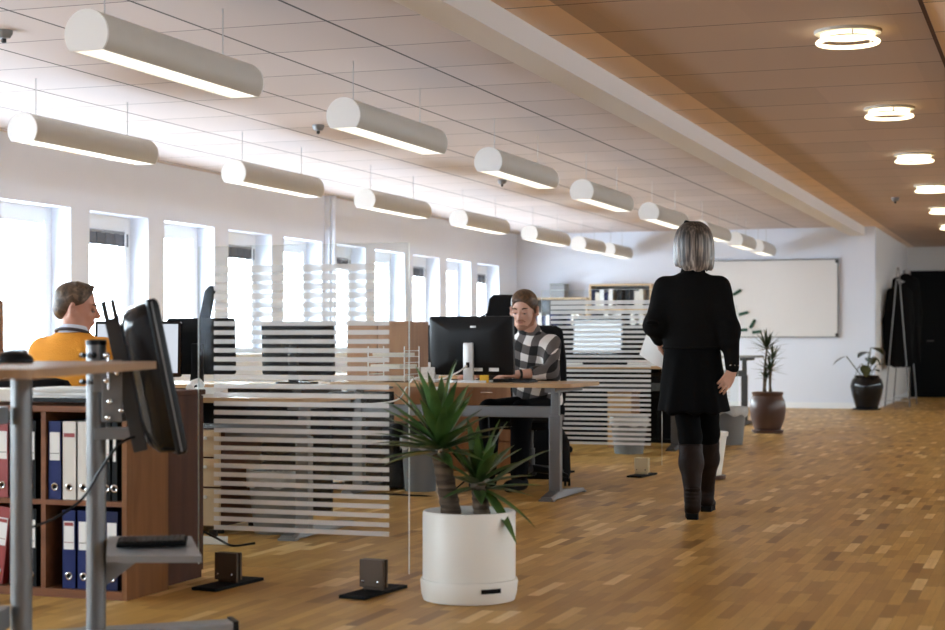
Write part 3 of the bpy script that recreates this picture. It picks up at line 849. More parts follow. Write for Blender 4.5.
cc = MB(); cc.tube([(-.06 + .012 * math.cos(k * .9), -.1 - .003 * k, .03 + .012 * math.sin(k * .9)) for k in range(50)], .003, 5); cc.build('coiled_cord', M['white_plastic'], ph)
pd = thing('drawer_unit', 'pale wood drawer unit under the oak desk', 'drawers', (-4.42, 8.02, 0))
MB().box((-.20, .02, .04), (.20, .50, .565)).build('body', M['walnut'], pd)  # shade on the unit's side put in as dark walnut colour
for z0_, z1_ in ((.045, .245), (.255, .405), (.415, .56)):
    dw = MB().box((-.198, .0, z0_), (.198, .02, z1_), .003).build('drawer', M['birch'], pd)
    for x in (-.12, .12): MB().blob((x, -.012, z1_ - .045), (.010, .014, .010), 10, 8).build('knob', M['white_plastic'], dw, True)
for x in (-.17, .17):
    for y in (.06, .45): MB().lathe([(.025, 0), (.025, .04)], (x, y, 0), 12).build('caster', M['black'], pd, True)
make_bin('grey waste bin with pale liner seen through the striped glass', (-3.98, 8.22, 0), .155, .33)
pw = thing('power_strip', 'white power strip with black cables on the floor by the walnut cabinet', 'power strip', (-4.12, 7.62, 0), .2)
MB().box((-.14, -.025, 0), (.14, .025, .04), .006).build('body', M['white_plastic'], pw)
for k in range(3): MB().box((-.10 + .075 * k, -.02, .04), (-.06 + .075 * k, .02, .075), .006).build('plug', M['black'], pw)
q = MB(); q.tube(curve_pts([(-.1, 0, .07), (-.12, -.06, .10), (0, -.09, .09), (.1, -.06, .04), (.2, -.1, .006), (.28, .02, .006)]), .006, 8); q.build('cord', M['black'], pw, True)
make_chair('black high-backed office chair behind the reflection on the striped glass', (-5.58, 9.75, 0), math.radians(118), 1.40, .42, True)
tcup = thing('cupboard', 'tall brown cupboard at the picture edge beside the first window', 'cupboard', (-6.585, 8.60, 0))
MB().box((-.30, .02, 0), (.315, .42, 1.29)).build('carcass', M['teak'], tcup)
for k in range(2): MB().box((-.295 + .305 * k, 0, .05), (.005 + .305 * k, .02, 1.28), .002).build('door', M['teak'], tcup)

# ------------------------------------------------------------------ desk row with the plaid-shirted man
make_desk('long oak desk of the plaid-shirted man', (-3.80, 10.78, 0), 1.70, .80, .76)
make_desk('oak desk with a black panel seen through the striped glass', (-5.58, 10.62, 0), 1.80, .80, .74, panel='matt_black', metal='dark_metal')
mp = make_monitor('large black monitor turned away, in front of the plaid-shirted man', (-3.69, 10.60, .76), math.radians(178), .595, .392, .050, True, stand='silver_plastic', back='black', tilt=.06)
s = MB()
for x in (-.17, -.055): s.box((x - .035, .0315, .075), (x + .035, .0345, .098))
s.build('white_sticker', M['paper'], mp)
s = MB(); s.box((-.05, .048, .365), (-.01, .056, .378)); s.build('white_mark', M['silver_plastic'], mp)
s = MB(); s.box((-.012, .0745, .10), (.012, .0765, .135)); s.build('cable_hole', M['matt_black'], mp)
s = MB(); s.tube(curve_pts([(.0, .085, .11), (.06, .14, .06), (.16, .20, .02), (.30, .24, .03), (.38, .22, -.03), (.45, .235, -.12), (.75, .22, -.16)]), .0055, 8)
tag(s.build('cable', M['white_plastic'], None, True, (-3.69, 10.60, .762), math.radians(178)), 'white cable running from the large black monitor along the desk edge', 'cable')
tag(MB().box((-.03, -.03, 0), (.03, .03, .05), .002).build('sticky_note_block', M['yellow'], None, False, (-3.585, 10.55, .76), .3), 'yellow note block beside the silver monitor stand', 'note block')
kb = thing('keyboard', 'black keyboard under the plaid-shirted man\'s hand', 'keyboard', (-3.50, 10.74, .76), math.radians(172))
MB().box((-.21, -.07, 0), (.21, .07, .016), .005).build('body', M['black'], kb)
k = MB()
for r in range(5):
    for q in range(15): k.box((-.2 + q * .0265, -.06 + r * .024, .016), (-.2 + q * .0265 + .022, -.06 + r * .024 + .019, .021))
k.build('keys', M['matt_black'], kb)
lt = thing('letter_tray', 'wire letter tray with papers on the desk beside the glass edge', 'tray', (-4.30, 10.72, .76), .05)
wr = MB()
for z in (.01, .09, .17):
    for y in (-.16, 0, .16): wr.tube([(-.13, y, z), (.13, y, z)], .003, 6)
    for x in (-.13, .13): wr.tube([(x, -.16, z), (x, .16, z)], .003, 6); wr.tube([(x, -.16, z + .04), (x, .16, z + .04)], .003, 6)
for x in (-.13, .13):
    for y in (-.16, .16): wr.tube([(x, y, 0), (x, y, .24)], .004, 6)
wr.build('wire_frame', M['white_plastic'], lt)
for z, r in ((.014, .1), (.094, -.1), (.174, .05)): MB().box((-.11, -.14, z), (.11, .14, z + .022), 0, Matrix.Rotation(r, 4, 'Z')).build('papers', M['cream_paper'], lt)
cu = thing('pen_cup', 'small white square pen cup with grey pattern beside the wire tray', 'cup', (-4.0, 10.62, .76), .1)
b = MB(); b.box((-.05, -.05, 0), (.05, .05, .006))
for a, c in (((-.05, -.05, 0), (-.044, .05, .10)), ((.044, -.05, 0), (.05, .05, .10)), ((-.05, -.05, 0), (.05, -.044, .10)), ((-.05, .044, 0), (.05, .05, .10))): b.box(a, c)
b.build('body', mat('patterned_card', (0.66, 0.65, 0.62), 0.6, noise=.35, nscale=70), cu)
bb = make_bin('grey waste bin under the plaid-shirted man\'s desk beside the glass edge', (-4.155, 10.85, 0), .135, .37)
tc = thing('computer_tower', 'black computer tower under the oak desk behind the stripes', 'computer', (-4.375, 11.10, 0), 0)
MB().box((-.078, -.22, .01), (.078, .22, .46), .01).build('case', M['black'], tc)
MB().box((-.07, -.226, .03), (.07, -.22, .45)).build('front_panel', M['matt_black'], tc)
q = MB(); q.tube(curve_pts([(-4.40, 10.35, .008), (-4.2, 10.45, .008), (-4.0, 10.42, .008), (-3.85, 10.6, .012), (-3.7, 10.9, .25), (-3.7, 11.0, .55)]), .006, 8)
tag(q.build('cable', M['black'], None, True), 'black cable lying on the floor before the grey bin under the desk', 'cable')
bd = thing('drawer_unit', 'added black drawer unit darkening the space under the desks behind the lower stripes', 'drawers', (-4.82, 11.12, 0))
MB().box((-.22, .02, .03), (.16, .50, .66)).build('body', M['matt_black'], bd)  # black unit added to darken the gap under the desks
for k in range(3): MB().box((-.215, 0, .05 + .2 * k), (.155, .02, .24 + .2 * k), .003).build('drawer', M['black'], bd)
for x in (-.18, .12):
    for y in (.06, .45): MB().lathe([(.02, 0), (.02, .03)], (x, y, 0), 12).build('caster', M['black'], bd)
# dark monitor on the neighbouring desk
make_monitor('dark monitor seen from behind through the white stripes', (-4.98, 10.62, .74), math.radians(176), .56, .37, .06, True, back='matt_black')
# brown cupboard, drawers, bag behind
cp = thing('cupboard', 'brown wooden cupboard showing above the desk beside the glass edge', 'cupboard', (-4.95, 12.0, 0))
MB().box((-.26, .02, 0), (.26, .42, 1.17)).build('carcass', M['teak'], cp)
MB().box((-.262, .0, 1.17), (.262, .42, 1.19)).build('top', M['teak'], cp)
for k in range(2): 
    dd = MB().box((-.255 + .258 * k, 0, .05), (-.005 + .258 * k, .02, 1.16), .002).build('door', M['teak'], cp)
    MB().blob((-.03 + .06 * k, -.012, .7), .012, 10, 8).build('knob', M['chrome'], dd, True)
dr = thing('drawer_unit', 'brown wooden drawer unit behind the plaid-shirted man\'s chair', 'drawers', (-4.24, 12.55, 0))
MB().box((-.41, .02, 0), (.41, .46, .70)).build('body', M['teak'], dr)
for k in range(3):
    dd = MB().box((-.405, 0, .03 + .22 * k), (.405, .02, .24 + .22 * k), .003).build('drawer', M['teak'], dr)
    MB().tube([(-.05, -.01, .19 + .22 * k), (.05, -.01, .19 + .22 * k)], .006, 8).build('handle', M['chrome'], dd)
make_chair('black office chair the plaid-shirted man sits on', (-3.59, 11.62, 0), math.radians(184), 1.15, .42, False, False)
make_chair('black high-backed office chair peeking out behind the large black monitor', (-4.46, 13.47, 0), math.radians(190), 1.44, .40, True)
# desk further back with lamp
make_desk('oak desk beyond the brown cupboard, mostly hidden', (-5.66, 13.9, 0), 1.7, .8, .74)
dl = thing('desk_lamp', 'thin dark desk lamp arm above the large black monitor', 'lamp', (-4.98, 14.15, .74))
MB().lathe([(.09, 0), (.09, .02), (.02, .03)], seg=24).build('base', M['black'], dl, True)
MB().tube([(0, 0, .02), (-.05, 0, .42), (.30, 0, .59)], .011, 8).build('arm', M['black'], dl, True)
MB().tube([(.26, 0, .595), (.36, -.02, .57), (.56, -.04, .50)], [.012, .02, .015], 10).build('lamp_head', M['black'], dl, True)
make_monitor('dark monitor between the brown cupboard and the large black monitor', (-5.02, 13.95, .74), math.radians(185), .52, .33, .11, True, back='matt_black')
# floor-standing things further on
make_desk('oak desk behind the second striped screen', (-4.15, 15.95, 0), 1.75, .8, .80, panel='matt_black', metal='dark_metal')
dv = thing('desk_divider', 'black desk divider behind the pale-lit monitor, seen through stripes', 'divider', (-4.35, 16.30, .80))
MB().box((-.80, 0, 0), (.72, .03, .40), .006).build('panel', M['matt_black'], dv)
for x in (-.6, .5): MB().box((x, -.03, 0), (x + .05, .05, .05), .004).build('bracket', M['dark_metal'], dv)
make_monitor('pale-lit monitor seen through the second striped screen', (-4.25, 16.0, .80), math.radians(-8), .53, .35, .11, True)
bc = thing('low_cabinet', 'black low cabinet behind the second striped screen', 'cabinet', (-4.2, 16.75, 0))
MB().box((-1.2, .0, 0), (.6, .42, .78)).build('carcass', M['matt_black'], bc)
for k in range(3): MB().box((-1.195 + .6 * k, -.02, .04), (-.605 + .6 * k, 0, .77), .003).build('door', M['black'], bc)
pu = thing('drawer_unit', 'light brown drawer unit seen through the second striped screen', 'drawers', (-4.0, 15.85, 0))
MB().box((-.12, .02, .0), (.12, .34, .62)).build('body', M['teak'], pu)
for k in range(3): MB().box((-.118, 0, .02 + .2 * k), (.118, .02, .21 + .2 * k), .003).build('drawer', M['oak'], pu)
make_bin('pale-lined grey bin seen through the second striped screen', (-3.72, 15.1, 0), .17, .33)
for i, (x, y, hh, lb) in enumerate(((-4.75, 15.8, .06, 'pile of white papers beside the pale-lit monitor, behind stripes'), (-3.75, 15.85, .05, 'pile of white papers at the desk end near the woman'), (-4.5, 15.75, .03, 'thin pile of papers before the pale-lit monitor'))):
    t = thing('paper_stack', lb, 'papers', (x, y, .80), .1 * i, None)
    for k in range(3): MB().box((-.15, -.11, hh * k / 3), (.15, .11, hh * (k + 1) / 3 - .002), 0, Matrix.Rotation(.06 * (k - 1), 4, 'Z')).build('sheets', M['paper'], t)
make_bin('grey waste bin with pale liner standing behind the woman\'s right hand', (-3.10, 16.75, 0), .18, .37)
make_desk('grey desk end with a dark leg beside the palm in the brown pot', (-4.35, 21.0, 0), 1.7, .8, .86, top='grey_metal', metal='dark_metal')
make_chair('black office chair beyond the second striped screen', (-4.55, 14.9, 0), math.radians(10), .98)

# bookcases on the back wall
def far_bookcase(label, x, w, h, rows):
    t = thing('bookcase', label, 'bookcase', (x, Y_F - .36, 0))
    for a in (0, w - .03): MB().box((a, 0, 0), (a + .03, .34, h)).build('side_panel', M['birch'], t)
    for z in rows: MB().box((.03, .0, z - .028), (w - .03, .33, z)).build('shelf', M['birch'], t)
    MB().box((.0, 0, h), (w, .34, h + .028)).build('top', M['birch'], t)
    MB().box((.02, .325, .03), (w - .02, .34, h)).build('back_panel', M['grey_bin'], t)
    return t
far_bookcase('pale wood bookcase on the back wall, above the second striped screen', -7.07, 1.02, 1.93, (.06, .47, .84, 1.20, 1.56))
far_bookcase('lower pale wood bookcase in the far corner, behind the plaid-shirted man', -8.12, 1.02, 1.72, (.06, .47, .84, 1.20))
fb = None; rnd = random.Random(3)
bm_cols = ['binder_white', 'paper', 'binder_navy', 'binder_black', 'binder_white', 'paper']
for bx, rows in ((-7.07, (.84, 1.20, 1.56)), (-8.12, (.84, 1.20))):
    for z in rows:
        x = bx + .06
        while x < bx + .90:
            if rnd.random() < .12: x += .07; continue
            c = rnd.choice(bm_cols)
            if fb is None:
                fb = MB().box((-.033, 0, 0), (.033, .26, .30)).build('file_binder', M[c])
                tag(fb, 'upright file binder on the pale bookcases at the back wall', 'binder', 'file binders on the far bookcases'); o = fb
            else:
                o = fb.copy()
                C.objects.link(o)
            o.location = (x, Y_F - .34, z + .003); o.scale = (1, 1, rnd.uniform(.85, 1.05))
            o.material_slots[0].link = 'OBJECT'; o.material_slots[0].material = M[c]
            x += .072
gb = thing('storage_box', 'grey storage box on the lower bookcase in the far corner', 'box', (-7.62, Y_F - .3, 1.748))
MB().box((-.12, 0, 0), (.12, .25, .20), .005).build('body', M['grey_metal'], gb)
MB().box((-.125, -.005, .20), (.125, .255, .225), .004).build('lid', M['grey_bin'], gb)

# ------------------------------------------------------------------ planters and plants
def leaf_blade(b, base, az, el, L, W, droop=.3, seg=7, fold=.35, twist=0.0):
    """long strap leaf: V-section strip that bends under gravity"""
    p = Vector(base); e = el; rows = []
    for i in range(seg + 1):
        f = i / seg
        d = Vector((math.cos(az) * math.cos(e), math.sin(az) * math.cos(e), math.sin(e)))
        side = Vector((-math.sin(az), math.cos(az), 0)); up = side.cross(d) * -1
        w = W * (0.55 + 1.8 * f) * (1 - f) ** .8 if f > .0 else W * .5
        w = W * max(.02, min(.5 + 2.2 * f, 1.0) * (1 - f ** 2.6))
        rows.append((p - side * w + up * w * fold, p.copy(), p + side * w + up * w * fold))
        p = p + d * (L / seg); e -= droop * (L / seg) * (0.4 + 1.6 * f) * 2
    V = [v for r in rows for v in r]; F = []
    for i in range(seg):
        a = i * 3; F += [(a, a + 1, a + 4, a + 3), (a + 1, a + 2, a + 5, a + 4)]
    b._new(V, F)

def leaf_mat(name, ca, cb, rough=.35):
    m, nt, p = new_mat(name); h = NB(nt); vec, x = h.xyz()
    g = h.noise(h.scale(vec, (14, 14, 14)), 1.0, 3)
    nt.links.new(h.ramp(g, [(.3, ca), (.7, cb)]), p.inputs['Base Color'])
    p.inputs['Roughness'].default_value = rough
    return m
M['yucca'] = leaf_mat('yucca_leaf', (0.028, 0.075, 0.018), (0.085, 0.17, 0.04))
M['dracaena'] = leaf_mat('dracaena_leaf', (0.018, 0.035, 0.014), (0.05, 0.07, 0.03))
M['ficus'] = leaf_mat('broad_leaf', (0.03, 0.045, 0.018), (0.075, 0.075, 0.035), .25)
m, nt, p = new_mat('yucca_bark'); h = NB(nt); vec, x = h.xyz()
g = h.noise(h.scale(vec, (6, 6, 70)), 1.0, 4)
nt.links.new(h.ramp(g, [(.35, (.05, .032, .02)), (.65, (.17, .12, .08))]), p.inputs['Base Color']); p.inputs['Roughness'].default_value = .9
bmp = nt.nodes.new('ShaderNodeBump'); bmp.inputs['Strength'].default_value = .8; bmp.inputs['Distance'].default_value = .01
nt.links.new(g, bmp.inputs['Height']); nt.links.new(bmp.outputs[0], p.inputs['Normal'])
M['bark'] = m

yu = thing('potted_yucca', 'yucca with two trunks in a large white cylinder planter', 'plant', (-2.215, 6.33, 0))
MB().lathe([(.180, .085), (.186, .09), (.186, .350), (.182, .357), (.174, .357), (.172, .33), (.172, .325)], seg=64).build('pot', M['pot_white'], yu, True)
sc_ = MB(); sc_.lathe([(.165, 0), (.183, .004), (.191, .03), (.196, .078), (.193, .088), (.186, .088)], seg=64); sau = sc_.build('saucer', M['pot_white'], yu, True)
b = MB(); a0 = math.radians(-44)
for i in range(12):
    a = a0 - .22 + .44 * i / 12; a2 = a + .44 / 12
    r = .1935
    b._new([Vector(((r + q) * math.cos(t), (r + q) * math.sin(t), z)) for t in (a, a2) for z in (.048, .066) for q in (0, .003)],
           [(0, 2, 6, 4), (1, 5, 7, 3), (0, 4, 5, 1), (2, 3, 7, 6), (0, 1, 3, 2), (4, 6, 7, 5)])
b.build('water_slot', M['matt_black'], sau)
MB().lathe([(.172, .31), (.172, .325), (.05, .335)], seg=32).build('soil', M['soil'], yu, True)
ca, sa = math.cos(YAW), math.sin(YAW)
def L2W(r, d): return (r * ca - d * sa, r * sa + d * ca)    # lateral/depth as the viewer faces the plant
def trunk(pts, r0, r1, name='trunk'):
    P = curve_pts(pts, 8); n = len(P); rr = []
    for i in range(n):
        f = i / (n - 1); rr.append((r0 + (r1 - r0) * f) * (1 + .07 * math.sin(i * 2.3)))
    return MB().tube(P, rr, 14).build(name, M['bark'], yu, True)
def P3(r, d, z): x, y = L2W(r, d); return (x, y, z)
trunk([P3(-.065, .02, .30), P3(-.085, .02, .42), P3(-.105, .01, .53), P3(-.118, .0, .58)], .042, .034)
trunk([P3(.055, -.02, .30), P3(.045, -.02, .40), P3(.035, -.02, .47)], .036, .03)
rg = random.Random(11)
def crown(center, n, Lr, Wd, el_lo, el_hi, name, spread=1.0):
    b = MB()
    for i in range(n):
        f = i / (n - 1); az = i * 2.39996 + rg.uniform(-.25, .25)
        el = el_hi + (el_lo - el_hi) * f + rg.uniform(-.12, .12)
        L = rg.uniform(*Lr) * (1 - .12 * f)
        c = Vector(center) + Vector((math.cos(az), math.sin(az), 0)) * .018 + Vector((0, 0, .07 * (1 - f)))
        if center[0] + math.cos(az) * L * math.cos(el) < -.24 and center[1] + math.sin(az) * L > -.03: az = az if math.sin(az) < 0 else -az
        leaf_blade(b, c, az, el, L, Wd * rg.uniform(.8, 1.15), rg.uniform(.25, .75))
    return b.build(name, M['yucca'], yu, True, recalc=False)
crown(P3(-.118, 0, .585), 46, (.22, .32), .029, -.15, 1.5, 'foliage')
crown(P3(.035, -.02, .44), 24, (.18, .29), .026, -.25, 1.35, 'foliage')
b = MB()
for az, el, L in ((math.radians(-20), -.5, .26), (math.radians(0), .15, .24), (math.radians(20), .6, .34), (math.radians(-50), -.7, .28)):
    leaf_blade(b, P3(.06, -.03, .44), az + YAW, el, L, .028, .5)
b.build('foliage', M['yucca'], yu, True, recalc=False)

dp = thing('potted_dracaena', 'spiky dracaena in a brown stoneware pot beyond the woman', 'plant', (-3.08, 19.05, 0))
MB().lathe([(.12, .03), (.145, .04), (.19, .16), (.205, .27), (.195, .36), (.165, .42), (.175, .44), (.178, .46), (.165, .465), (.15, .45), (.15, .42)], seg=48).build('pot', M['pot_brown'], dp, True)
MB().lathe([(.15, 0), (.175, .008), (.178, .035), (.165, .035), (.15, .02)], seg=40).build('saucer', M['pot_brown'], dp, True)
MB().lathe([(.15, .41), (.15, .42), (.02, .43)], seg=24).build('soil', M['soil'], dp, True)
def dcrown(c, n, L, par, mt, w=.014):
    b = MB()
    for i in range(n):
        f = i / (n - 1); leaf_blade(b, c, i * 2.4, 1.45 - 1.6 * f, L * rg.uniform(.8, 1.1), w, .35, 6)
    b.build('foliage', M[mt], par, True, recalc=False)
for a, b_ in (((-.045, 0, .42), (-.01, .0, .95)), ((.02, .03, .42), (.055, .02, .84)), ((.05, -.03, .42), (.03, -.04, .70)), ((-.02, -.02, .42), (-.01, -.03, .62))):
    MB().tube([a, ((a[0] + b_[0]) / 2 - .01, (a[1] + b_[1]) / 2, (a[2] + b_[2]) / 2), b_], [.014, .012, .010], 10).build('stem', M['bark'], dp, True)
dcrown((-.01, 0, .95), 30, .26, dp, 'dracaena'); dcrown((.055, .02, .84), 16, .20, dp, 'dracaena'); dcrown((.03, -.04, .70), 22, .22, dp, 'dracaena'); dcrown((-.01, -.03, .62), 14, .14, dp, 'dracaena')

fp = thing('potted_rubber_plant', 'broad-leaved plant in a glossy black pot beside the coat rack', 'plant', (-2.69, 25.9, 0))
fp.scale = (1.1, 1.1, 1.1)
MB().lathe([(.13, .02), (.15, .03), (.20, .20), (.225, .33), (.20, .42), (.165, .455), (.175, .475), (.16, .48), (.145, .46), (.145, .42)], seg=48).build('pot', M['pot_black'], fp, True)
MB().lathe([(.16, 0), (.19, .008), (.192, .03), (.16, .03)], seg=40).build('saucer', M['pot_black'], fp, True)
MB().lathe([(.145, .41), (.145, .42), (.02, .43)], seg=24).build('soil', M['soil'], fp, True)
def broad_leaf(c, az, el, L, W, name='leaf'):
    b = MB(); seg = 10; p = Vector(c); e = el; rows = []
    for i in range(seg + 1):
        f = i / seg; d = Vector((math.cos(az) * math.cos(e), math.sin(az) * math.cos(e), math.sin(e))); side = Vector((-math.sin(az), math.cos(az), 0)); up = d.cross(side)
        w = W * math.sin(PI * min(.999, f ** .8 + .02)) ** .8
        rows.append((p - side * w + up * w * .18, p - side * w * .5 + up * w * .05, p.copy(), p + side * w * .5 + up * w * .05, p + side * w + up * w * .18)); p = p + d * L / seg; e -= .05
    b._new([v for r in rows for v in r], [(i * 5 + k, i * 5 + k + 1, i * 5 + k + 6, i * 5 + k + 5) for i in range(seg) for k in range(4)])
    return b
pl = [((0, 0, .43), (.03, -.05, .80), 2.4, -.15, .24, .08), ((.0, .02, .43), (.05, .03, .86), -.6, -.2, .24, .085), ((-.04, -.02, .43), (-.27, -.06, .74), 2.9, -.35, .24, .045),
      ((0, 0, .43), (-.06, -.04, .64), 3.3, -.9, .20, .07), ((.03, 0, .43), (.13, 0, .62), .2, .2, .20, .06), ((.02, -.03, .43), (.07, -.08, .55), -.8, .1, .18, .06), ((-.01, -.03, .43), (-.02, -.09, .62), -1.3, -.8, .2, .075),
      ((0, .02, .43), (.02, .06, .72), 1.4, -.3, .22, .08), ((.01, 0, .43), (.09, -.04, .74), -.2, -.7, .17, .06)]
st = MB(); lv = MB()
for a, b_, az, el, L, W in pl:
    MB().tube(curve_pts([a, ((a[0] * .4 + b_[0] * .6), (a[1] + b_[1]) / 2, (a[2] + b_[2]) / 2 + .03), b_], 6), .007, 8).build('stem', M['ficus'], fp, True)
    broad_leaf(b_, az, el, L, W).build('leaf', M['ficus'], fp, True, recalc=False)

wp = thing('planter', 'white tapered planter on a brown saucer half hidden by the woman\'s boots', 'planter', (-2.49, 12.48, 0))
MB().lathe([(.115, .03), (.125, .035), (.165, .32), (.175, .325), (.178, .355), (.165, .358), (.155, .33), (.15, .28)], seg=48).build('pot', M['pot_white'], wp, True)
MB().lathe([(.13, 0), (.155, .008), (.158, .032), (.13, .032)], seg=40).build('saucer', M['pot_brown'], wp, True)
MB().lathe([(.15, .27), (.15, .28), (.02, .285)], seg=24).build('soil', M['soil'], wp, True)

# green strips on the whiteboard wall
for (x, z), a, lb in (
        ((-4.742, 1.811), 0.55, "slanting dark green strip stuck up highest, beside the woman's shoulder"),
        ((-4.639, 1.479), 0.25, 'dark green strip second from the top of the arc'),
        ((-4.497, 1.313), 1.05, 'steep dark green strip in the middle of the arc'),
        ((-4.647, 1.219), 0.05, "level dark green strip at the arc's inner end"),
        ((-4.427, 1.187), 0.10, 'level dark green strip touching the palm tips'),
):
    tag(MB().box((-.075, -.006, -.024), (.075, .006, .024), .003, Matrix.Rotation(-a, 4, 'Y')).build('magnet_strip', M['green'], None, False, (x, Y_F - .058, z)), lb, 'magnet', 'green strips on the whiteboard')

# ------------------------------------------------------------------ coat rack with coats
cr = thing('coat_rack', 'slender pale coat rack hung with black coats', 'coat rack', (-2.36, 28.0, 0))
for s_ in (-1, 1):
    for x in (-.19, .19):
        MB().tube([(x, s_ * .74, .0), (x * .05, s_ * .60, 2.22)], .011, 10).build('leg', M['grey_metal'], cr, True)
    MB().tube([(-.18, s_ * .733, .10), (.18, s_ * .733, .10)], .009, 8).build('brace', M['silver_plastic'], cr, True)
MB().tube([(0, -.63, 2.02), (0, .63, 2.02)], .014, 10).build('rail', M['wire'], cr, True)
MB().tube([(-.18, -.73, .10), (-.18, .73, .10)], .009, 8).build('brace', M['silver_plastic'], cr, True)
# ------------------------------------------------------------------ sculpted forms: blended distance fields turned into one smooth surface
class Sculpt:
    def __init__(s): s.pr = []
    def cone(s, a, b, ra, rb, k=.02, flat=None): s.pr.append(('c', np.array(a, float), np.array(b, float), ra, rb, k, flat)); return s
    def chain(s, pts, rad, k=.02, flat=None):
        for i in range(len(pts) - 1): s.cone(pts[i], pts[i + 1], rad[i], rad[i + 1], k, flat)
        return s
    def ell(s, c, r, k=.02, R=None): s.pr.append(('e', np.array(c, float), np.array(r, float), R, k)); return s
    def loft(s, rows, k=.02, R=None, o=(0, 0, 0), p=2.0):
        """rows: (z, cx, cy, rx, ry); R/o place the loft's own frame"""
        s.pr.append(('l', np.array(rows, float), R, np.array(o, float), k, p)); return s
    def cut(s, n, d): s.pr.append(('p', np.array(n, float), d)); return s       # keep n.x <= d
    def sub_ell(s, c, r, k=.01, R=None): s.pr.append(('s', np.array(c, float), np.array(r, float), R, k)); return s
    def bounds(s):
        lo = np.full(3, 1e9); hi = -lo
        for q in s.pr:
            if q[0] == 'c':
                for p_, r in ((q[1], q[3]), (q[2], q[4])): lo = np.minimum(lo, p_ - r); hi = np.maximum(hi, p_ + r)
            elif q[0] == 'e':
                r = q[2].max() if q[3] is not None else q[2]
                lo = np.minimum(lo, q[1] - r); hi = np.maximum(hi, q[1] + r)
            elif q[0] == 'l':
                rr = q[1]; pts = []
                for z, cx, cy, rx, ry in rr:
                    for sx in (-1, 1):
                        for sy in (-1, 1): pts.append((cx + sx * rx, cy + sy * ry, z))
                pts = np.array(pts)
                if q[2] is not None: pts = pts @ q[2].T
                pts = pts + q[3]; lo = np.minimum(lo, pts.min(0)); hi = np.maximum(hi, pts.max(0))
        return lo, hi
    @staticmethod
    def _ell(P, c, r, R):
        X = P - c
        if R is not None: X = X @ R
        k0 = np.sqrt(((X / r) ** 2).sum(-1)) + 1e-9; k1 = np.sqrt(((X / r ** 2) ** 2).sum(-1)) + 1e-9
        return k0 * (k0 - 1) / k1
    def mesh(s, h):
        lo, hi = s.bounds(); lo = lo - 3 * h - .01; hi = hi + 3 * h + .01
        n = np.ceil((hi - lo) / h).astype(int) + 1
        ax = [lo[i] + h * np.arange(n[i]) for i in range(3)]
        F = np.full(n, 1.0, np.float32)
        for q in s.pr:
            one = Sculpt(); one.pr = [q]
            if q[0] == 'p':
                G = ax[0][:, None, None] * q[1][0] + ax[1][None, :, None] * q[1][1] + ax[2][None, None, :] * q[1][2] - q[2]
                F = np.maximum(F, G.astype(np.float32)); continue
            if q[0] == 's': one.pr = [('e', q[1], q[2], q[3], 0)]
            l, u = one.bounds(); mg = max(.05, 5 * h)
            i0 = np.maximum(((l - mg - lo) / h).astype(int), 0); i1 = np.minimum(((u + mg - lo) / h).astype(int) + 2, n)
            if (i1 <= i0).any(): continue
            sl = tuple(slice(a, b) for a, b in zip(i0, i1))
            g = np.meshgrid(*[ax[i][sl[i]] for i in range(3)], indexing='ij'); P = np.stack(g, -1)
            if q[0] == 'c':
                a, b, ra, rb, k, flat = q[1:]
                ab = b - a; L2 = max(1e-9, (ab ** 2).sum()); t = np.clip(((P - a) @ ab) / L2, 0, 1)
                X = P - (a + t[..., None] * ab)
                if flat is not None:
                    nn = np.array(flat[0], float); nn /= np.linalg.norm(nn); dn = X @ nn
                    X = X + (dn * (flat[1] - 1))[..., None] * nn
                G = np.sqrt((X ** 2).sum(-1)) - (ra + (rb - ra) * t)
            elif q[0] in 'es':
                G = s._ell(P, q[1], q[2], q[3]); k = q[4]
            else:
                rows, R, o, k, pw = q[1:]
                X = P - o
                if R is not None: X = X @ R
                z = np.clip(X[..., 2], rows[0, 0], rows[-1, 0])
                cx, cy, rx, ry = [np.interp(z, rows[:, 0], rows[:, j]) for j in (1, 2, 3, 4)]
                e = (np.abs((X[..., 0] - cx) / rx) ** pw + np.abs((X[..., 1] - cy) / ry) ** pw) ** (1 / pw)
                G = (e - 1) * np.minimum(rx, ry)
                G = np.maximum(G, np.abs(X[..., 2] - z) - 0.0 * z + np.where(np.abs(X[..., 2] - z) > 0, 0, -1))
            G = G.astype(np.float32); A = F[sl]
            if q[0] == 's':
                F[sl] = np.maximum(A, -G); continue
            hh = np.maximum(k - np.abs(A - G), 0) / max(k, 1e-6)
            F[sl] = np.minimum(A, G) - hh * hh * k * .25
        return s._nets(F, lo, h)
    @staticmethod
    def _nets(F, lo, h):
        S = F < 0; nx, ny, nz = F.shape
        cnt = np.zeros((nx - 1, ny - 1, nz - 1), np.int8)
        for dx in (0, 1):
            for dy in (0, 1):
                for dz in (0, 1): cnt += S[dx:nx - 1 + dx, dy:ny - 1 + dy, dz:nz - 1 + dz]
        act = (cnt > 0) & (cnt < 8); idx = np.argwhere(act)
        num = -np.ones(act.shape, int); num[act] = np.arange(len(idx))
        acc = np.zeros((len(idx), 3)); c = np.zeros(len(idx))
        cor = [(a, b, d) for a in (0, 1) for b in (0, 1) for d in (0, 1)]
        for p in cor:
            for axn in range(3):
                if p[axn]: continue
                q = list(p); q[axn] = 1
                fa = F[idx[:, 0] + p[0], idx[:, 1] + p[1], idx[:, 2] + p[2]]; fb = F[idx[:, 0] + q[0], idx[:, 1] + q[1], idx[:, 2] + q[2]]
                m = (fa < 0) != (fb < 0); t = np.where(m, fa / np.where(m, fa - fb, 1), 0)
                pt = np.tile(np.array(p, float), (len(idx), 1)); pt[:, axn] += t
                acc += pt * m[:, None]; c += m
        V = lo + h * (idx + acc / c[:, None])
        faces = []
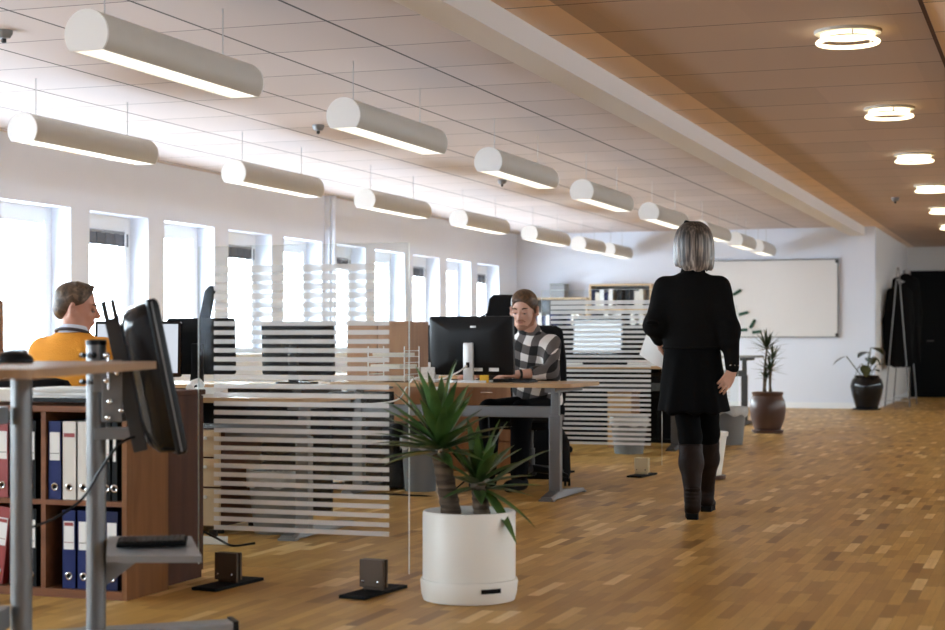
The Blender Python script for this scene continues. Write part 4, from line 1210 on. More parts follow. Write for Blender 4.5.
        for axn in range(3):
            o1, o2 = (axn + 1) % 3, (axn + 2) % 3
            s0 = [slice(None)] * 3; s1 = [slice(None)] * 3; s0[axn] = slice(0, -1); s1[axn] = slice(1, None)
            ch = S[tuple(s0)] != S[tuple(s1)]; e = np.argwhere(ch)
            e = e[(e[:, o1] > 0) & (e[:, o2] > 0) & (e[:, o1] < F.shape[o1] - 1) & (e[:, o2] < F.shape[o2] - 1)]
            if not len(e): continue
            ins = S[e[:, 0], e[:, 1], e[:, 2]]
            def at(d1, d2):
                q = e.copy(); q[:, o1] += d1; q[:, o2] += d2; return num[q[:, 0], q[:, 1], q[:, 2]]
            quad = np.stack([at(-1, -1), at(0, -1), at(0, 0), at(-1, 0)], 1)
            quad[~ins] = quad[~ins][:, ::-1]; faces.append(quad)
        return V, np.concatenate(faces)
    def build(s, name, mt, parent=None, h=.01, smooth=2, loc=None):
        V, Q = s.mesh(h)
        # laplacian smoothing
        e = np.concatenate([Q[:, [0, 1]], Q[:, [1, 2]], Q[:, [2, 3]], Q[:, [3, 0]]]); e = np.concatenate([e, e[:, ::-1]])
        deg = np.bincount(e[:, 0], minlength=len(V))[:, None]
        for _ in range(smooth):
            A = np.stack([np.bincount(e[:, 0], V[e[:, 1], j], minlength=len(V)) for j in range(3)], 1) / np.maximum(deg, 1)
            V = V + .5 * (A - V)
        me = bpy.data.meshes.new(name)
        me.from_pydata(V.tolist(), [], Q.tolist())
        for m_ in (mt if isinstance(mt, (list, tuple)) else [mt]): me.materials.append(m_)
        me.polygons.foreach_set('use_smooth', [True] * len(me.polygons)); me.update()
        o = bpy.data.objects.new(name, me); link(o, parent)
        if loc is not None: o.location = loc
        return o

def rotm(ax, ay, az):
    return np.array((Matrix.Rotation(az, 3, 'Z') @ Matrix.Rotation(ax, 3, 'X') @ Matrix.Rotation(ay, 3, 'Y')))

class Head:
    """head frame: origin at the head's centre (eye level), +y the face, +z up, scale 1 = 0.23 m tall"""
    def __init__(s, c, yaw=0, pitch=0, roll=0, k=1.0): s.c = np.array(c, float); s.R = rotm(pitch, roll, yaw); s.k = k
    def p(s, x, y, z): return tuple(s.c + s.R @ (np.array((x, y, z)) * s.k))
    def r(s, *a): return tuple(v * s.k for v in a)
    def add(s, S):
        k = s.k
        S.ell(s.p(0, -.012, .035), s.r(.074, .094, .080), .02, s.R)      # cranium
        S.ell(s.p(0, .030, -.020), s.r(.062, .062, .075), .02, s.R)      # face
        S.ell(s.p(0, .048, -.085), s.r(.036, .034, .028), .03, s.R)      # chin
        S.cone(s.p(-.052, .0, -.06), s.p(-.018, .055, -.098), .020 * k, .018 * k, .02); S.cone(s.p(.052, .0, -.06), s.p(.018, .055, -.098), .020 * k, .018 * k, .02)
        S.cone(s.p(-.040, .074, .018), s.p(.040, .074, .018), .012 * k, .012 * k, .012)   # brow
        for x in (-.030, .030): S.sub_ell(s.p(x, .099, -.003), s.r(.016, .014, .010), .01, s.R)
        for x in (-.040, .040): S.ell(s.p(x, .062, -.032), s.r(.020, .018, .016), .012, s.R)   # cheekbones
        S.cone(s.p(0, .092, .005), s.p(0, .112, -.030), .008 * k, .0115 * k, .008)         # nose
        S.cone(s.p(-.010, .100, -.036), s.p(.010, .100, -.036), .0085 * k, .0085 * k, .006)
        S.cone(s.p(-.015, .088, -.060), s.p(.015, .088, -.060), .0075 * k, .0075 * k, .006)   # lips
        S.cone(s.p(-.013, .086, -.070), s.p(.013, .086, -.070), .0078 * k, .0078 * k, .006)
        for x in (-1, 1):
            S.ell(s.p(x * .086, -.012, -.010), s.r(.010, .021, .034), .003, s.R @ rotm(0, 0, -x * .55))
            S.ell(s.p(x * .078, .0, -.032), s.r(.008, .010, .012), .004, s.R)
            S.sub_ell(s.p(x * .099, -.006, -.008), s.r(.010, .011, .020), .004, s.R)
    def face_parts(s, parent, skin, brow, iris, lips):
        for x in (-.030, .030):
            e = MB(); e.blob(s.p(x, .0795, -.005), .0125 * s.k, 14, 10); eo = e.build('eye', M['eye_white'], parent, True)
            q = MB(); q.blob(s.p(x, .0880, -.008), .0055 * s.k, 10, 8); q.build('iris', M[iris], eo, True)
            l = MB(); l.tube([s.p(x - .018, .083, -.001), s.p(x - .006, .0900, .0008), s.p(x + .006, .0900, .0008), s.p(x + .018, .083, -.001)], .0078 * s.k, 8); l.build('eyelid', skin, parent, True)
            b = MB(); sg = 1 if x > 0 else -1
            b.tube([s.p(x - sg * .014, .091, .019), s.p(x, .0905, .024), s.p(x + sg * .020, .079, .021)], [.0035 * s.k, .0045 * s.k, .0025 * s.k], 8); b.build('eyebrow', M[brow], parent, True)
        b = MB(); b.tube([s.p(-.020, .087, -.0675), s.p(-.008, .0955, -.0635), s.p(.008, .0955, -.0635), s.p(.020, .087, -.0675)], [.002 * s.k, .005 * s.k, .005 * s.k, .002 * s.k], 8); b.build('lips', M[lips], parent, True)

def hand(S, wrist, fdir, palm_n, side, k=1.0, curl=.5, spread=.10, thumb_out=.75, curls=None):
    """adds palm, four fingers and a thumb. fdir: wrist to knuckles; palm_n: out of the palm; side +1 puts the thumb on fdir x palm_n"""
    w = np.array(wrist, float); f = np.array(fdir, float); f /= np.linalg.norm(f)
    n = np.array(palm_n, float); n -= f * (n @ f); n /= np.linalg.norm(n); t = np.cross(f, n) * side
    kn = []
    for i, (u, l) in enumerate(((.033, .088), (.011, .092), (-.011, .088), (-.031, .080))):
        b = w + (t * u + f * l) * k; kn.append(b)
        S.cone(w + (t * u * .65 + f * .018) * k, b, .0135 * k, .0110 * k, .012)
    S.cone(w - f * .02 * k, w + f * .03 * k, .024 * k, .024 * k, .015, (n, 1.35))
    for i, (b, L) in enumerate(zip(kn, (.072, .080, .074, .058))):
        c = curls[i] if curls else curl; d = f + t * spread * (1.5 - i) * .5; d /= np.linalg.norm(d); p = b; r = .0098 * k
        for j, (fr, rr) in enumerate(((.45, .0092), (.30, .0084), (.25, .0074))):
            ang = c * (.55, .75, .55)[j]
            d = d * math.cos(ang) + n * math.sin(ang); d /= np.linalg.norm(d)
            q = p + d * L * fr * k; S.cone(p, q, r, rr * k, .004); p = q; r = rr * k
    p0 = w + (t * .022 + f * .022 + n * .006) * k; d = f * .62 + t * thumb_out + n * .35; d /= np.linalg.norm(d)
    p1 = p0 + d * .042 * k; d2 = f * .9 + t * .25 + n * .35; d2 /= np.linalg.norm(d2); p2 = p1 + d2 * .032 * k; p3 = p2 + d2 * .024 * k
    S.cone(p0, p1, .016 * k, .0115 * k, .012); S.cone(p1, p2, .0112 * k, .0100 * k, .004); S.cone(p2, p3, .0100 * k, .0080 * k, .004)

M['eye_white'] = mat('eye_white', (0.30, 0.26, 0.245), 0.45)
M['iris_dark'] = mat('iris', (0.03, 0.03, 0.035), 0.2)
M['hair_brown'] = None
def hair_mat(name, stops, sc_=(26, 26, 2.2), rough=.5, dist=.6):
    m, nt, p = new_mat(name); h = NB(nt); vec, x = h.xyz()
    g = h.noise(h.scale(vec, sc_), 1.0, 4, dist)
    nt.links.new(h.ramp(g, stops), p.inputs['Base Color']); p.inputs['Roughness'].default_value = rough
    bp = nt.nodes.new('ShaderNodeBump'); bp.inputs['Strength'].default_value = .6; bp.inputs['Distance'].default_value = .006
    nt.links.new(g, bp.inputs['Height']); nt.links.new(bp.outputs[0], p.inputs['Normal'])
    return m
M['hair_brown'] = hair_mat('brown_hair', [(.3, (.030, .013, .005)), (.55, (.095, .043, .017)), (.75, (.19, .092, .040))], (40, 40, 40))
M['hair_mouse'] = hair_mat('mousy_hair', [(.3, (.035, .020, .011)), (.55, (.10, .06, .033)), (.75, (.20, .13, .08))], (40, 40, 40))
M['brow_brown'] = mat('brow_brown', (.08, .04, .02), .8)
M['lips'] = mat('lips', (.42, .17, .14), .5)
M['stubble'] = mat('beard_stubble', (.33, .165, .105), .8, noise=.25, nscale=90)
M['black_wool'] = mat('black_wool', (0.0068, 0.0062, 0.006), .9, bump=.35, nscale=160, spec=.06)
M['black_skirt'] = mat('black_skirt_cloth', (0.0045, 0.0043, 0.0045), .9, spec=.05, bump=.2, nscale=120)
M['black_tights'] = mat('black_leggings', (0.0032, 0.0032, 0.0034), .85, spec=.06)
M['boot'] = mat('dark_brown_boot_leather', (0.019, 0.0115, 0.009), .55, bump=.4, nscale=28, spec=.10)
M['orange'] = mat('orange_knit', (0.74, 0.29, 0.022), .9, bump=.5, nscale=140)
M['shirt_blue'] = mat('pale_blue_collar', (0.62, 0.66, 0.76), .8)
M['lanyard'] = mat('dark_lanyard', (0.06, 0.05, 0.06), .7)
M['jeans'] = mat('black_trousers', (0.005, 0.005, 0.006), .9, spec=.06)

# ---------------------------------------- woman walking away
WO = thing('person', 'woman in black jacket, skirt and tall dark boots walking away with papers', 'person', (-2.022, 9.756, 0), math.radians(9))
hd = Head((.008, .012, 1.600), yaw=.10, pitch=-.05, k=1.0)
S = Sculpt()
hd.add(S)
S.cone((.004, -.005, 1.40), (.006, .002, 1.53), .054, .050, .03)
S.loft([(.84, 0, 0, .150, .105), (.95, 0, 0, .155, .110), (1.08, 0, 0, .128, .092), (1.22, 0, .0, .148, .100), (1.34, 0, 0, .165, .095), (1.41, 0, 0, .10, .07)], .04)
LH, LK, LA = (-.062, 0, .86), (-.010, .00, .47), (.010, -.125, .095)
RH, RK, RA = (.072, .02, .86), (.088, .17, .48), (.070, .345, .095)
S.chain([LH, LK, LA], [.085, .056, .031], .03); S.chain([RH, RK, RA], [.085, .056, .031], .03)
S.cone((LA[0], LA[1] - .005, .065), (LA[0] - .012, LA[1] + .13, .042), .028, .020, .02); S.cone((RA[0], RA[1] - .005, .065), (RA[0] + .012, RA[1] + .13, .042), .028, .020, .02)
LS, LE, LWr = (-.165, 0, 1.335), (-.222, -.055, 1.125), (-.200, .17, 1.035)
RS, RE, RWr = (.165, 0, 1.335), (.222, -.045, 1.10), (.238, -.075, .865)
S.chain([LS, LE, LWr], [.048, .038, .027], .02); S.chain([RS, RE, RWr], [.048, .038, .027], .02)
hand(S, LWr, (.02, .9, -.25), (1, .1, -.3), 1, .92, .9, thumb_out=.6)
hand(S, RWr, (-.50, -.18, -.85), (-.45, .80, .10), 1, .92, .35, thumb_out=.6, curls=(.20, .30, .42, .55))
S.build('body', M['skin'], WO, .0065, 2)
hd.face_parts(WO, M['skin'], 'brow_brown', 'iris_dark', 'lips')
# jacket
J = Sculpt()
J.loft([(.992, .006, 0, .176, .132), (1.04, .004, 0, .172, .130), (1.12, 0, 0, .166, .124), (1.22, 0, 0, .178, .124), (1.30, 0, -.004, .186, .118), (1.355, 0, -.004, .172, .105), (1.40, 0, -.002, .128, .088), (1.44, .004, -.002, .078, .068)], .03, p=2.2)
J.cone((-.162, 0, 1.358), LE, .062, .055, .06); J.cone(LE, tuple(np.array(LE) * .12 + np.array(LWr) * .88), .055, .041, .045)
J.cone((.162, 0, 1.358), RE, .062, .055, .06); J.cone(RE, tuple(np.array(RE) * .08 + np.array(RWr) * .92), .055, .041, .045)
for e, w_ in ((LE, LWr), (RE, RWr)):     # sleeve folds near the elbow
    e = np.array(e); 
    for q in (-.05, .03, .08): J.ell(tuple(e + (np.array(w_) - e) * (q / .24) + np.array((.0, -.035, 0))), (.040, .022, .012), .03)
J.cut((0, 0, -1), -.86) if False else None
J.build('jacket', M['black_wool'], WO, .0075, 3)
cl = MB(); cl.loft([[Vector((.006 + r * math.cos(a) * 1.0, -.002 + r * .92 * math.sin(a), z + .012 * math.sin(a) * -1)) for a in [2 * PI * q / 36 for q in range(36)]] for r, z in ((.078, 1.425), (.068, 1.462), (.062, 1.478), (.057, 1.474), (.06, 1.44))], False)
cl.build('collar', M['black_wool'], WO, True)
hm = MB(); hm.tube([(.006 + .177 * (abs(math.cos(a)) ** (2 / 2.3)) * math.copysign(1, math.cos(a)), .133 * (abs(math.sin(a)) ** (2 / 2.3)) * math.copysign(1, math.sin(a)), .996) for a in [2 * PI * q / 48 for q in range(49)]], .006, 8, False)
hm.build('jacket_hem', M['black_wool'], WO, True)
bt = MB()
for dx, dy, dz in ((.014, -.043, .030), (-.010, -.044, .032), (.034, -.032, .028)): bt.blob((RWr[0] + dx, RWr[1] + dy, RWr[2] + dz), .004, 10, 8)
bt.build('cuff_buttons', M['chrome'], WO, True)
# skirt, leggings, boots
K = Sculpt()
K.loft([(.622, .008, .055, .216, .205), (.70, .006, .045, .200, .190), (.80, .004, .025, .190, .165), (.92, .002, .005, .172, .135), (1.05, 0, 0, .158, .120)], .02, p=2.2)
for a, x in ((0, -.11), (1, .02), (2, .13)): K.cone((x, -.115, .63), (x * .7, -.10, .92), .030, .012, .04)
K.build('skirt', M['black_skirt'], WO, .009, 2)
G = Sculpt(); G.chain([LH, LK, tuple(np.array(LK) * .82 + np.array(LA) * .18)], [.094, .066, .060], .03); G.chain([RH, RK, tuple(np.array(RK) * .82 + np.array(RA) * .18)], [.094, .066, .060], .03); G.cut((0, 0, 1), .80)
G.build('leggings', M['black_tights'], WO, .009, 2)
for nm, K0, A0, sg in (('boot', LK, LA, -1), ('boot', RK, RA, 1)):
    B = Sculpt(); K0 = np.array(K0); A0 = np.array(A0); mid = K0 * .42 + A0 * .58
    top = K0 * .86 + A0 * .14
    B.cone(tuple(top), tuple(K0 * .60 + A0 * .40), .070, .069, .02); B.cone(tuple(K0 * .60 + A0 * .40), tuple(A0 + np.array((0, 0, .03))), .069, .044, .03)
    B.cone(tuple(A0 + np.array((0, 0, .04))), tuple(A0 + np.array((0, -.012, -.015))), .043, .042, .02)
    B.cone(tuple(A0 + np.array((0, -.012, -.030))), tuple(A0 + np.array((sg * .014, .14, -.052))), .043, .032, .025)
    B.ell(tuple(A0 + np.array((sg * .013, .115, -.060))), (.040, .060, .026), .02)
    for q in range(4): B.ell(tuple(A0 + np.array((0, -.012, .012 + .022 * q))), (.047, .045, .007), .012)
    B.cut((0, 0, -1), -.020)
    tz = float(top[2])
    B.cut((0, 0, 1), tz + .015)
    bo = B.build('boot', M['boot'], WO, .007, 1)
    s_ = MB(); s_.prism([(A0[0] - .030, A0[1] - .050), (A0[0] + .030, A0[1] - .050), (A0[0] + .034, A0[1] - .02), (A0[0] + .034, A0[1] + .012), (A0[0] - .034, A0[1] + .012), (A0[0] - .034, A0[1] - .02)], .0, .034)
    s_.prism([(A0[0] - .036 + sg * .006, A0[1] + .01), (A0[0] + .036 + sg * .006, A0[1] + .01), (A0[0] + .042 + sg * .012, A0[1] + .10), (A0[0] + .024 + sg * .016, A0[1] + .172), (A0[0] - .018 + sg * .016, A0[1] + .172), (A0[0] - .036 + sg * .012, A0[1] + .10)], .010, .026) if False else \
    s_.prism([(A0[0] - .034, A0[1] + .01), (A0[0] + .034, A0[1] + .01), (A0[0] + .040 + sg * .012, A0[1] + .10), (A0[0] + .024 + sg * .016, A0[1] + .172), (A0[0] - .018 + sg * .016, A0[1] + .172), (A0[0] - .036 + sg * .012, A0[1] + .10)], .0, .026)
    s_.build('sole', M['matt_black'], bo)
# hair: ash-blonde bob with dark roots, built from a cap and many locks
m, nt, p = new_mat('ash_blonde_hair'); h = NB(nt); vec, x = h.xyz()
g = h.noise(h.scale(vec, (85, 85, .5)), 1.0, 4, .15)
g2 = h.noise(h.scale(vec, (32, 32, .3)), 1.0, 2, .1)
roots = h.math('SUBTRACT', 1.0, h.math('MINIMUM', 1.0, h.math('MAXIMUM', 0.0, h.math('DIVIDE', h.math('SUBTRACT', 1.74, x[2]), .16))))
fac = h.math('SUBTRACT', h.math('ADD', h.math('MULTIPLY', g, .65), h.math('MULTIPLY', g2, .35)), h.math('MULTIPLY', roots, .14))
colr = h.ramp(fac, [(.36, (.020, .014, .011)), (.44, (.07, .052, .043)), (.53, (.19, .152, .128)), (.64, (.50, .43, .37))])
nt.links.new(colr, p.inputs['Base Color']); p.inputs['Roughness'].default_value = .42
bp = nt.nodes.new('ShaderNodeBump'); bp.inputs['Strength'].default_value = .7; bp.inputs['Distance'].default_value = .006
nt.links.new(g, bp.inputs['Height']); nt.links.new(bp.outputs[0], p.inputs['Normal'])
M['hair_blonde'] = m
Hh = Sculpt()
Hh.ell((.010, -.008, 1.640), (.096, .112, .097), .02)
rr = random.Random(5)
for i in range(60):
    az = -PI * .5 + (i / 59 - .5) * PI * 1.55          # around the back and sides, open at the face
    c_, s_ = math.cos(az), math.sin(az)
    zb = 1.452 + .008 * rr.uniform(-1, 1) + .050 * max(0, -c_ - .30) + .022 * max(0, c_ - .4)
    j = rr.uniform(.985, 1.025)
    pts = curve_pts([(.010 + .040 * c_, -.01 + .048 * s_, 1.724), (.010 + .075 * c_ * j, -.008 + .086 * s_ * j, 1.697), (.010 + .096 * c_ * j, -.008 + .106 * s_ * j, 1.650), (.011 + .1035 * c_ * j, -.008 + .110 * s_ * j, 1.595),
           (.012 + .105 * c_ * j, -.006 + .107 * s_ * j, 1.535), (.013 + .104 * c_ * j, -.004 + .100 * s_ * j, zb)], 3)
    Hh.chain([tuple(q) for q in pts], [.0085] * 4 + [.0095] * (len(pts) - 6) + [.008, .006], .012)
Hh.build('hair', M['hair_blonde'], WO, .006, 2)
cp_ = MB(); cp_.tube(curve_pts([(-.045, -.03, 1.722), (-.035, -.05, 1.738), (-.012, -.05, 1.734)], 6), .006, 8); cp_.build('hair_clip', M['black'], WO, True)
# papers in her left hand
pa = MB(); V = []
for j in range(7):
    f = j / 6
    for i in range(7):
        g_ = i / 6; V.append((f, g_))
def pap(f, g_, o):
    a = np.array((-.165, .275, .985)); U = np.array((-.135, .045, .075)); W_ = np.array((-.06, .10, -.155)); U = U / np.linalg.norm(U) * .21; W_ = W_ / np.linalg.norm(W_) * .20
    n = np.cross(U, W_); n /= np.linalg.norm(n)
    return Vector(a - U * .25 - W_ * .35 + U * f + W_ * g_ + n * (.015 * math.sin(PI * f) + o))
for o_ in (0, .003):
    b0 = len(pa.bm.verts); pa._new([pap(f, g_, o_) for f, g_ in V], [(j * 7 + i, j * 7 + i + 1, j * 7 + i + 8, j * 7 + i + 7) for j in range(6) for i in range(6)])
pao = pa.build('papers', M['paper'], None, True, (-2.022, 9.756, 0), math.radians(9))
tag(pao, 'white papers held in the hand of the woman in black', 'papers')

# ---------------------------------------- plaid-shirted man at the desk
m, nt, p = new_mat('plaid_shirt'); h = NB(nt); vec, x = h.xyz()
wob = h.noise(vec, 6.0, 2); w1 = h.math('MULTIPLY', h.math('SUBTRACT', wob, .5), .05)
u = h.math('ADD', h.math('ADD', x[0], h.math('MULTIPLY', x[2], .28)), w1); v = h.math('ADD', h.math('SUBTRACT', h.math('ADD', x[2], h.math('MULTIPLY', x[1], .55)), h.math('MULTIPLY', x[0], .25)), w1)
cu_ = h.math('GREATER_THAN', h.math('FRACT', h.math('ADD', h.math('DIVIDE', u, .125), 20.2)), .50); cv_ = h.math('GREATER_THAN', h.math('FRACT', h.math('ADD', h.math('DIVIDE', v, .125), 20.0)), .50)
sm = h.math('MULTIPLY', h.math('ADD', cu_, cv_), .5)
col = h.ramp(sm, [(0.0, (.82, .78, .75)), (.25, (.82, .78, .75)), (.3, (.125, .108, .104)), (.7, (.125, .108, .104)), (.75, (.010, .008, .008))])
nt.links.new(col, p.inputs['Base Color']); p.inputs['Roughness'].default_value = .9
bp = nt.nodes.new('ShaderNodeBump'); bp.inputs['Strength'].default_value = .5; bp.inputs['Distance'].default_value = .012
nt.links.new(h.noise(vec, 16, 3), bp.inputs['Height']); nt.links.new(bp.outputs[0], p.inputs['Normal'])
M['plaid'] = m
MA = thing('person', 'young bearded man in a black and white plaid shirt working at the large monitor', 'person', (-3.50, 11.50, 0), math.radians(166))
hd = Head((-.025, .235, 1.258), yaw=.24, pitch=-.20, k=1.13)
S = Sculpt(); hd.add(S)
S.cone((-.005, .10, 1.06), (-.022, .195, 1.20), .062, .060, .03)
S.loft([(.50, 0, -.02, .165, .13), (.62, 0, -.01, .155, .115), (.78, 0, .03, .155, .11), (.95, 0, .07, .172, .105), (1.03, 0, .09, .135, .085), (1.08, 0, .10, .085, .065)], .04)
mLS, mLE, mLW = (-.20, .08, 1.03), (-.285, .16, .80), (-.115, .62, .81)
mRS, mRE, mRW = (.165, .08, 1.02), (.265, .22, .82), (.20, .55, .805)
mLS, mLE, mLW = (-.165, .08, 1.02), (-.25, .25, .82), (-.085, .47, .805)
S.chain([mLS, mLE, mLW], [.055, .042, .028], .02); S.chain([mRS, mRE, mRW], [.055, .042, .028], .02)
hand(S, mLW, (.65, .75, -.10), (0, 0, -1), -1, 1.0, .45)
hand(S, mRW, (.05, 1, -.05), (0, 0, -1), 1, 1.0, .4)
for s in (-1, 1):
    S.chain([(s * .09, -.02, .545), (s * .13, .43, .545), (s * .13, .46, .10)], [.085, .062, .042], .03)
    S.cone((s * .13, .45, .05), (s * .14, .60, .035), .036, .030, .02)
S.build('body', M['skin'], MA, .0075, 2)
hd.face_parts(MA, M['skin'], 'brow_brown', 'iris_dark', 'lips')
J = Sculpt()
J.loft([(.47, 0, .0, .195, .150), (.60, 0, .0, .185, .140), (.78, 0, .03, .180, .132), (.95, 0, .07, .195, .135), (1.03, 0, .09, .175, .112), (1.075, 0, .10, .125, .088), (1.105, -.005, .11, .085, .078)], .03, p=2.3)
J.cone((-.165, .08, 1.022), mLE, .063, .053, .05); J.cone(mLE, tuple(np.array(mLE) * .58 + np.array(mLW) * .42), .053, .049, .03)
J.cone((.165, .08, 1.022), mRE, .063, .053, .05); J.cone(mRE, tuple(np.array(mRE) * .58 + np.array(mRW) * .42), .053, .049, .03)
J.build('shirt', M['plaid'], MA, .009, 3)
for e, w_ in ((mLE, mLW), (mRE, mRW)):
    a, b_ = np.array(e) * .60 + np.array(w_) * .40, np.array(e) * .46 + np.array(w_) * .54
    MB().tube([tuple(a), tuple(b_)], [.052, .048], 18).build('rolled_cuff', M['plaid'], MA, True)
c = MB(); c.loft([[Vector((r * math.cos(a), .115 + dy + r * .95 * math.sin(a), z - .018 * math.sin(a))) for a in [2 * PI * q / 30 for q in range(30)]] for r, dy, z in ((.086, 0, 1.095), (.078, .02, 1.135), (.070, .024, 1.15), (.066, .024, 1.14))], False)
c.build('collar', M['plaid'], MA, True)
T = Sculpt()
T.ell((0, -.02, .53), (.185, .15, .10), .03)
for s in (-1, 1):
    T.chain([(s * .09, -.02, .55), (s * .13, .44, .55), (s * .13, .47, .12)], [.10, .078, .062], .03)
T.build('trousers', M['jeans'], MA, .011, 2)
for s in (-1, 1):
    B = Sculpt(); B.cone((s * .13, .44, .055), (s * .14, .62, .045), .050, .042, .03); B.cut((0, 0, -1), -.0); B.build('shoe', M['matt_black'], MA, .010, 2)
w0 = np.array(mLW) * .86 + np.array(mLE) * .14; w1_ = np.array(mLW) * .80 + np.array(mLE) * .20
MB().tube([tuple(w0), tuple(w1_)], .036, 18).build('bracelet', M['black'], MA, True)
Hh = Sculpt()     # short swept-back hair, close at the sides
Hh.ell(hd.p(0, -.016, .043), hd.r(.082, .100, .083), .02, hd.R)
Hh.ell(hd.p(0, -.055, -.005), hd.r(.070, .056, .062), .02, hd.R)
Hh.ell(hd.p(-.006, .040, .082), hd.r(.060, .048, .024), .03, hd.R @ rotm(-.45, 0, 0))
for i in range(10): Hh.cone(hd.p(-.050 + .011 * i, .074, .074 - abs(i - 4.5) * .002), hd.p(-.046 + .010 * i, -.02, .120 - abs(i - 4.5) * .003), .006 * hd.k, .007 * hd.k, .010)
Hh.sub_ell(hd.p(0, .088, -.022), hd.r(.071, .084, .088), .01, hd.R)
n2 = hd.R @ np.array((0, .30, -.954)); Hh.cut(n2, float(n2 @ np.array(hd.p(0, -.06, -.062))))
for sx in (-1, 1): Hh.sub_ell(hd.p(sx * .090, -.008, -.014), hd.r(.022, .024, .040), .01, hd.R)
Hh.build('hair', M['hair_brown'], MA, .006, 1)
Bd = Sculpt()
Bd.cone(hd.p(-.066, .004, -.035), hd.p(-.050, .022, -.080), .0145 * hd.k, .0175 * hd.k, .01); Bd.cone(hd.p(.066, .004, -.035), hd.p(.050, .022, -.080), .0145 * hd.k, .0175 * hd.k, .01)
Bd.cone(hd.p(-.050, .022, -.080), hd.p(-.012, .066, -.100), .0175 * hd.k, .0195 * hd.k, .01); Bd.cone(hd.p(.050, .022, -.080), hd.p(.012, .066, -.100), .0175 * hd.k, .0195 * hd.k, .01)
Bd.ell(hd.p(0, .066, -.095), hd.r(.030, .0235, .020), .01, hd.R)
Bd.chain([hd.p(-.026, .080, -.062), hd.p(-.010, .089, -.053), hd.p(.010, .089, -.053), hd.p(.026, .080, -.062)], [.006 * hd.k, .0078 * hd.k, .0078 * hd.k, .006 * hd.k], .006)
Bd.build('beard', M['stubble'], MA, .006, 1)

# ---------------------------------------- man in orange at the window
MO = thing('person', 'man in an orange sweater seen from behind, head turned towards the black monitor', 'person', (-4.62, 7.22, 0), math.radians(2))
hd = Head((-.022, .085, 1.205), yaw=-1.15, pitch=-.14, k=1.03)
S = Sculpt(); hd.add(S)
S.cone((-.01, .02, 1.03), (-.02, .065, 1.15), .064, .060, .03)
S.loft([(.46, 0, -.03, .165, .13), (.60, 0, -.01, .16, .12), (.80, 0, .02, .165, .115), (.95, 0, .03, .170, .10), (1.01, 0, .02, .13, .08), (1.06, 0, .015, .08, .06)], .04)
oLS, oLE, oLW = (-.185, .02, .985), (-.25, .18, .74), (-.12, .42, .775)
oRS, oRE, oRW = (.185, .02, .985), (.26, .22, .755), (.12, .46, .775)
S.chain([oLS, oLE, oLW], [.052, .040, .028], .02); S.chain([oRS, oRE, oRW], [.052, .040, .028], .02)
hand(S, oLW, (.35, 1, -.05), (0, 0, -1), 1, 1.0, .4); hand(S, oRW, (-.35, 1, -.05), (0, 0, -1), -1, 1.0, .4)
for s in (-1, 1):
    S.chain([(s * .09, -.02, .53), (s * .12, .42, .54), (s * .12, .46, .10)], [.085, .062, .042], .03)
    S.cone((s * .12, .45, .05), (s * .13, .60, .035), .036, .030, .02)
S.build('body', M['skin_ruddy'], MO, .008, 2)
hd.face_parts(MO, M['skin_ruddy'], 'brow_brown', 'iris_dark', 'lips')
J = Sculpt()
J.loft([(.46, 0, -.02, .195, .155), (.60, 0, -.01, .19, .145), (.80, 0, .02, .19, .135), (.93, 0, .03, .200, .125), (1.00, 0, .022, .185, .112), (1.045, -.004, .018, .128, .09), (1.078, -.008, .02, .082, .076)], .03, p=2.3)
J.cone((-.172, .02, .985), oLE, .070, .060, .06); J.cone(oLE, tuple(np.array(oLE) * .12 + np.array(oLW) * .88), .060, .042, .03)
J.cone((.172, .02, .985), oRE, .070, .060, .06); J.cone(oRE, tuple(np.array(oRE) * .12 + np.array(oRW) * .88), .060, .042, .03)
J.build('sweater', M['orange'], MO, .009, 3)
c = MB(); c.loft([[Vector((-.010 + r * math.cos(a), .028 + r * .95 * math.sin(a), z - .012 * math.sin(a))) for a in [2 * PI * q / 30 for q in range(30)]] for r, z in ((.078, 1.055), (.074, 1.095), (.069, 1.108), (.065, 1.10))], False)
c.build('collar', M['shirt_blue'], MO, True)
c = MB(); c.tube([(-.008 + .084 * math.cos(a), .026 + .080 * math.sin(a), 1.076 - .020 * math.sin(a)) for a in [2 * PI * q / 30 for q in range(31)]], .008, 8, False); c.build('lanyard', M['lanyard'], MO, True)
T = Sculpt(); T.ell((0, -.02, .52), (.18, .15, .10), .03)
for s in (-1, 1): T.chain([(s * .09, -.02, .54), (s * .12, .43, .545), (s * .12, .47, .12)], [.10, .078, .062], .03)
T.build('trousers', M['jeans'], MO, .012, 2)
for s in (-1, 1):
    B = Sculpt(); B.cone((s * .12, .44, .055), (s * .13, .62, .045), .050, .042, .03); B.cut((0, 0, -1), 0); B.build('shoe', M['matt_black'], MO, .012, 2)
Hh = Sculpt()
Hh.ell(hd.p(0, -.018, .042), hd.r(.080, .098, .081), .02, hd.R)
Hh.ell(hd.p(0, -.058, -.010), hd.r(.069, .056, .064), .02, hd.R)
for i in range(9): Hh.cone(hd.p(-.050 + .0125 * i, -.01, .114), hd.p(-.046 + .0115 * i, .066 + .006 * math.sin(i * 2.1), .104 + .009 * math.sin(i * 1.3)), .012 * hd.k, .005 * hd.k, .008)
Hh.sub_ell(hd.p(0, .092, -.016), hd.r(.080, .092, .092), .01, hd.R)
n2 = hd.R @ np.array((0, .25, -.968)); Hh.cut(n2, float(n2 @ np.array(hd.p(0, -.05, -.066))))
for sx in (-1, 1): Hh.sub_ell(hd.p(sx * .090, -.008, -.014), hd.r(.022, .025, .041), .01, hd.R)
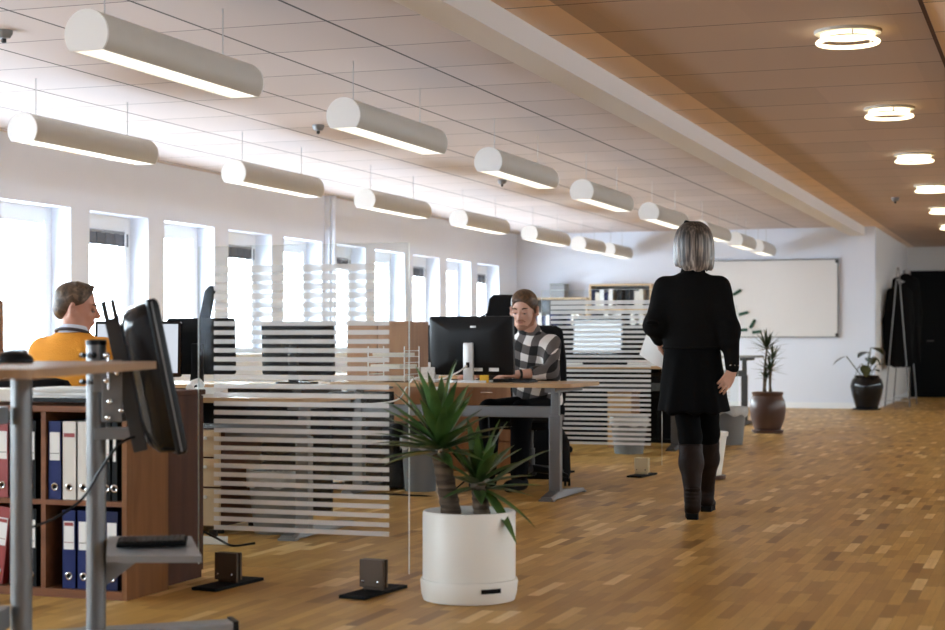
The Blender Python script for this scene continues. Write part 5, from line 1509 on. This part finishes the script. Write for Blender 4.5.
Hh.build('hair', M['hair_mouse'], MO, .0065, 1)
make_chair('office chair the man in orange sits on, behind the low cabinet', (-4.62, 7.20, 0), math.radians(2), .86, .46)

# ---------------------------------------- coats, bag
def coat(label, loc, rz, L, w, d):
    t = thing('coat', label, 'coat', loc, rz, 'black coats on the rack')
    c = Sculpt()
    c.loft([(-L, 0, 0, w * .62, d * 1.0), (-L * .6, 0, 0, w * .56, d), (-L * .25, 0, 0, w * .52, d), (-.10, 0, 0, w * .46, d * .9), (-.03, 0, 0, w * .2, d * .6), (0, 0, 0, w * .1, d * .4)], .03, p=2.4)
    for s in (-1, 1): c.chain([(s * w * .40, 0, -.12), (s * w * .58, .01, -L * .45), (s * w * .56, .03, -L * .78)], [.06, .055, .045], .03)
    for q in range(5): c.cone((w * (-.4 + .2 * q), -d * .9, -L), (w * (-.25 + .12 * q), -d * .7, -L * .4), .03, .012, .04)
    c.build('cloth', M['black_wool'], t, .013, 2)
    MB().tube(curve_pts([(0, 0, -.01), (0, 0, .05), (.025, 0, .075), (.04, 0, .05)], 5), .005, 6).build('hanger_hook', M['wire'], t, True)
    return t
coat('long black coat hanging on the near end of the coat rack', (-2.36, 27.55, 1.95), math.radians(40), 1.30, .40, .12)
coat('black coat hanging at the middle of the coat rack', (-2.36, 28.0, 1.95), math.radians(50), 1.25, .40, .11)
coat('black coat at the far end of the coat rack, before the black door', (-2.34, 28.55, 2.16), math.radians(35), 1.45, .44, .13)
bgt = thing('bag', 'bulky black bag standing on the floor behind the desk leg', 'bag', (-3.66, 12.15, 0), .1)
B = Sculpt(); B.loft([(0, 0, 0, .20, .11), (.05, 0, 0, .21, .12), (.28, 0, 0, .20, .11), (.38, .0, 0, .15, .07), (.41, 0, 0, .11, .04)], .02, p=3.0); B.build('body', M['black_fabric'], bgt, .012, 2)
MB().tube(curve_pts([(-.08, 0, .39), (-.05, 0, .45), (.05, 0, .45), (.08, 0, .39)], 6), .01, 8).build('handle', M['black_fabric'], bgt, True)
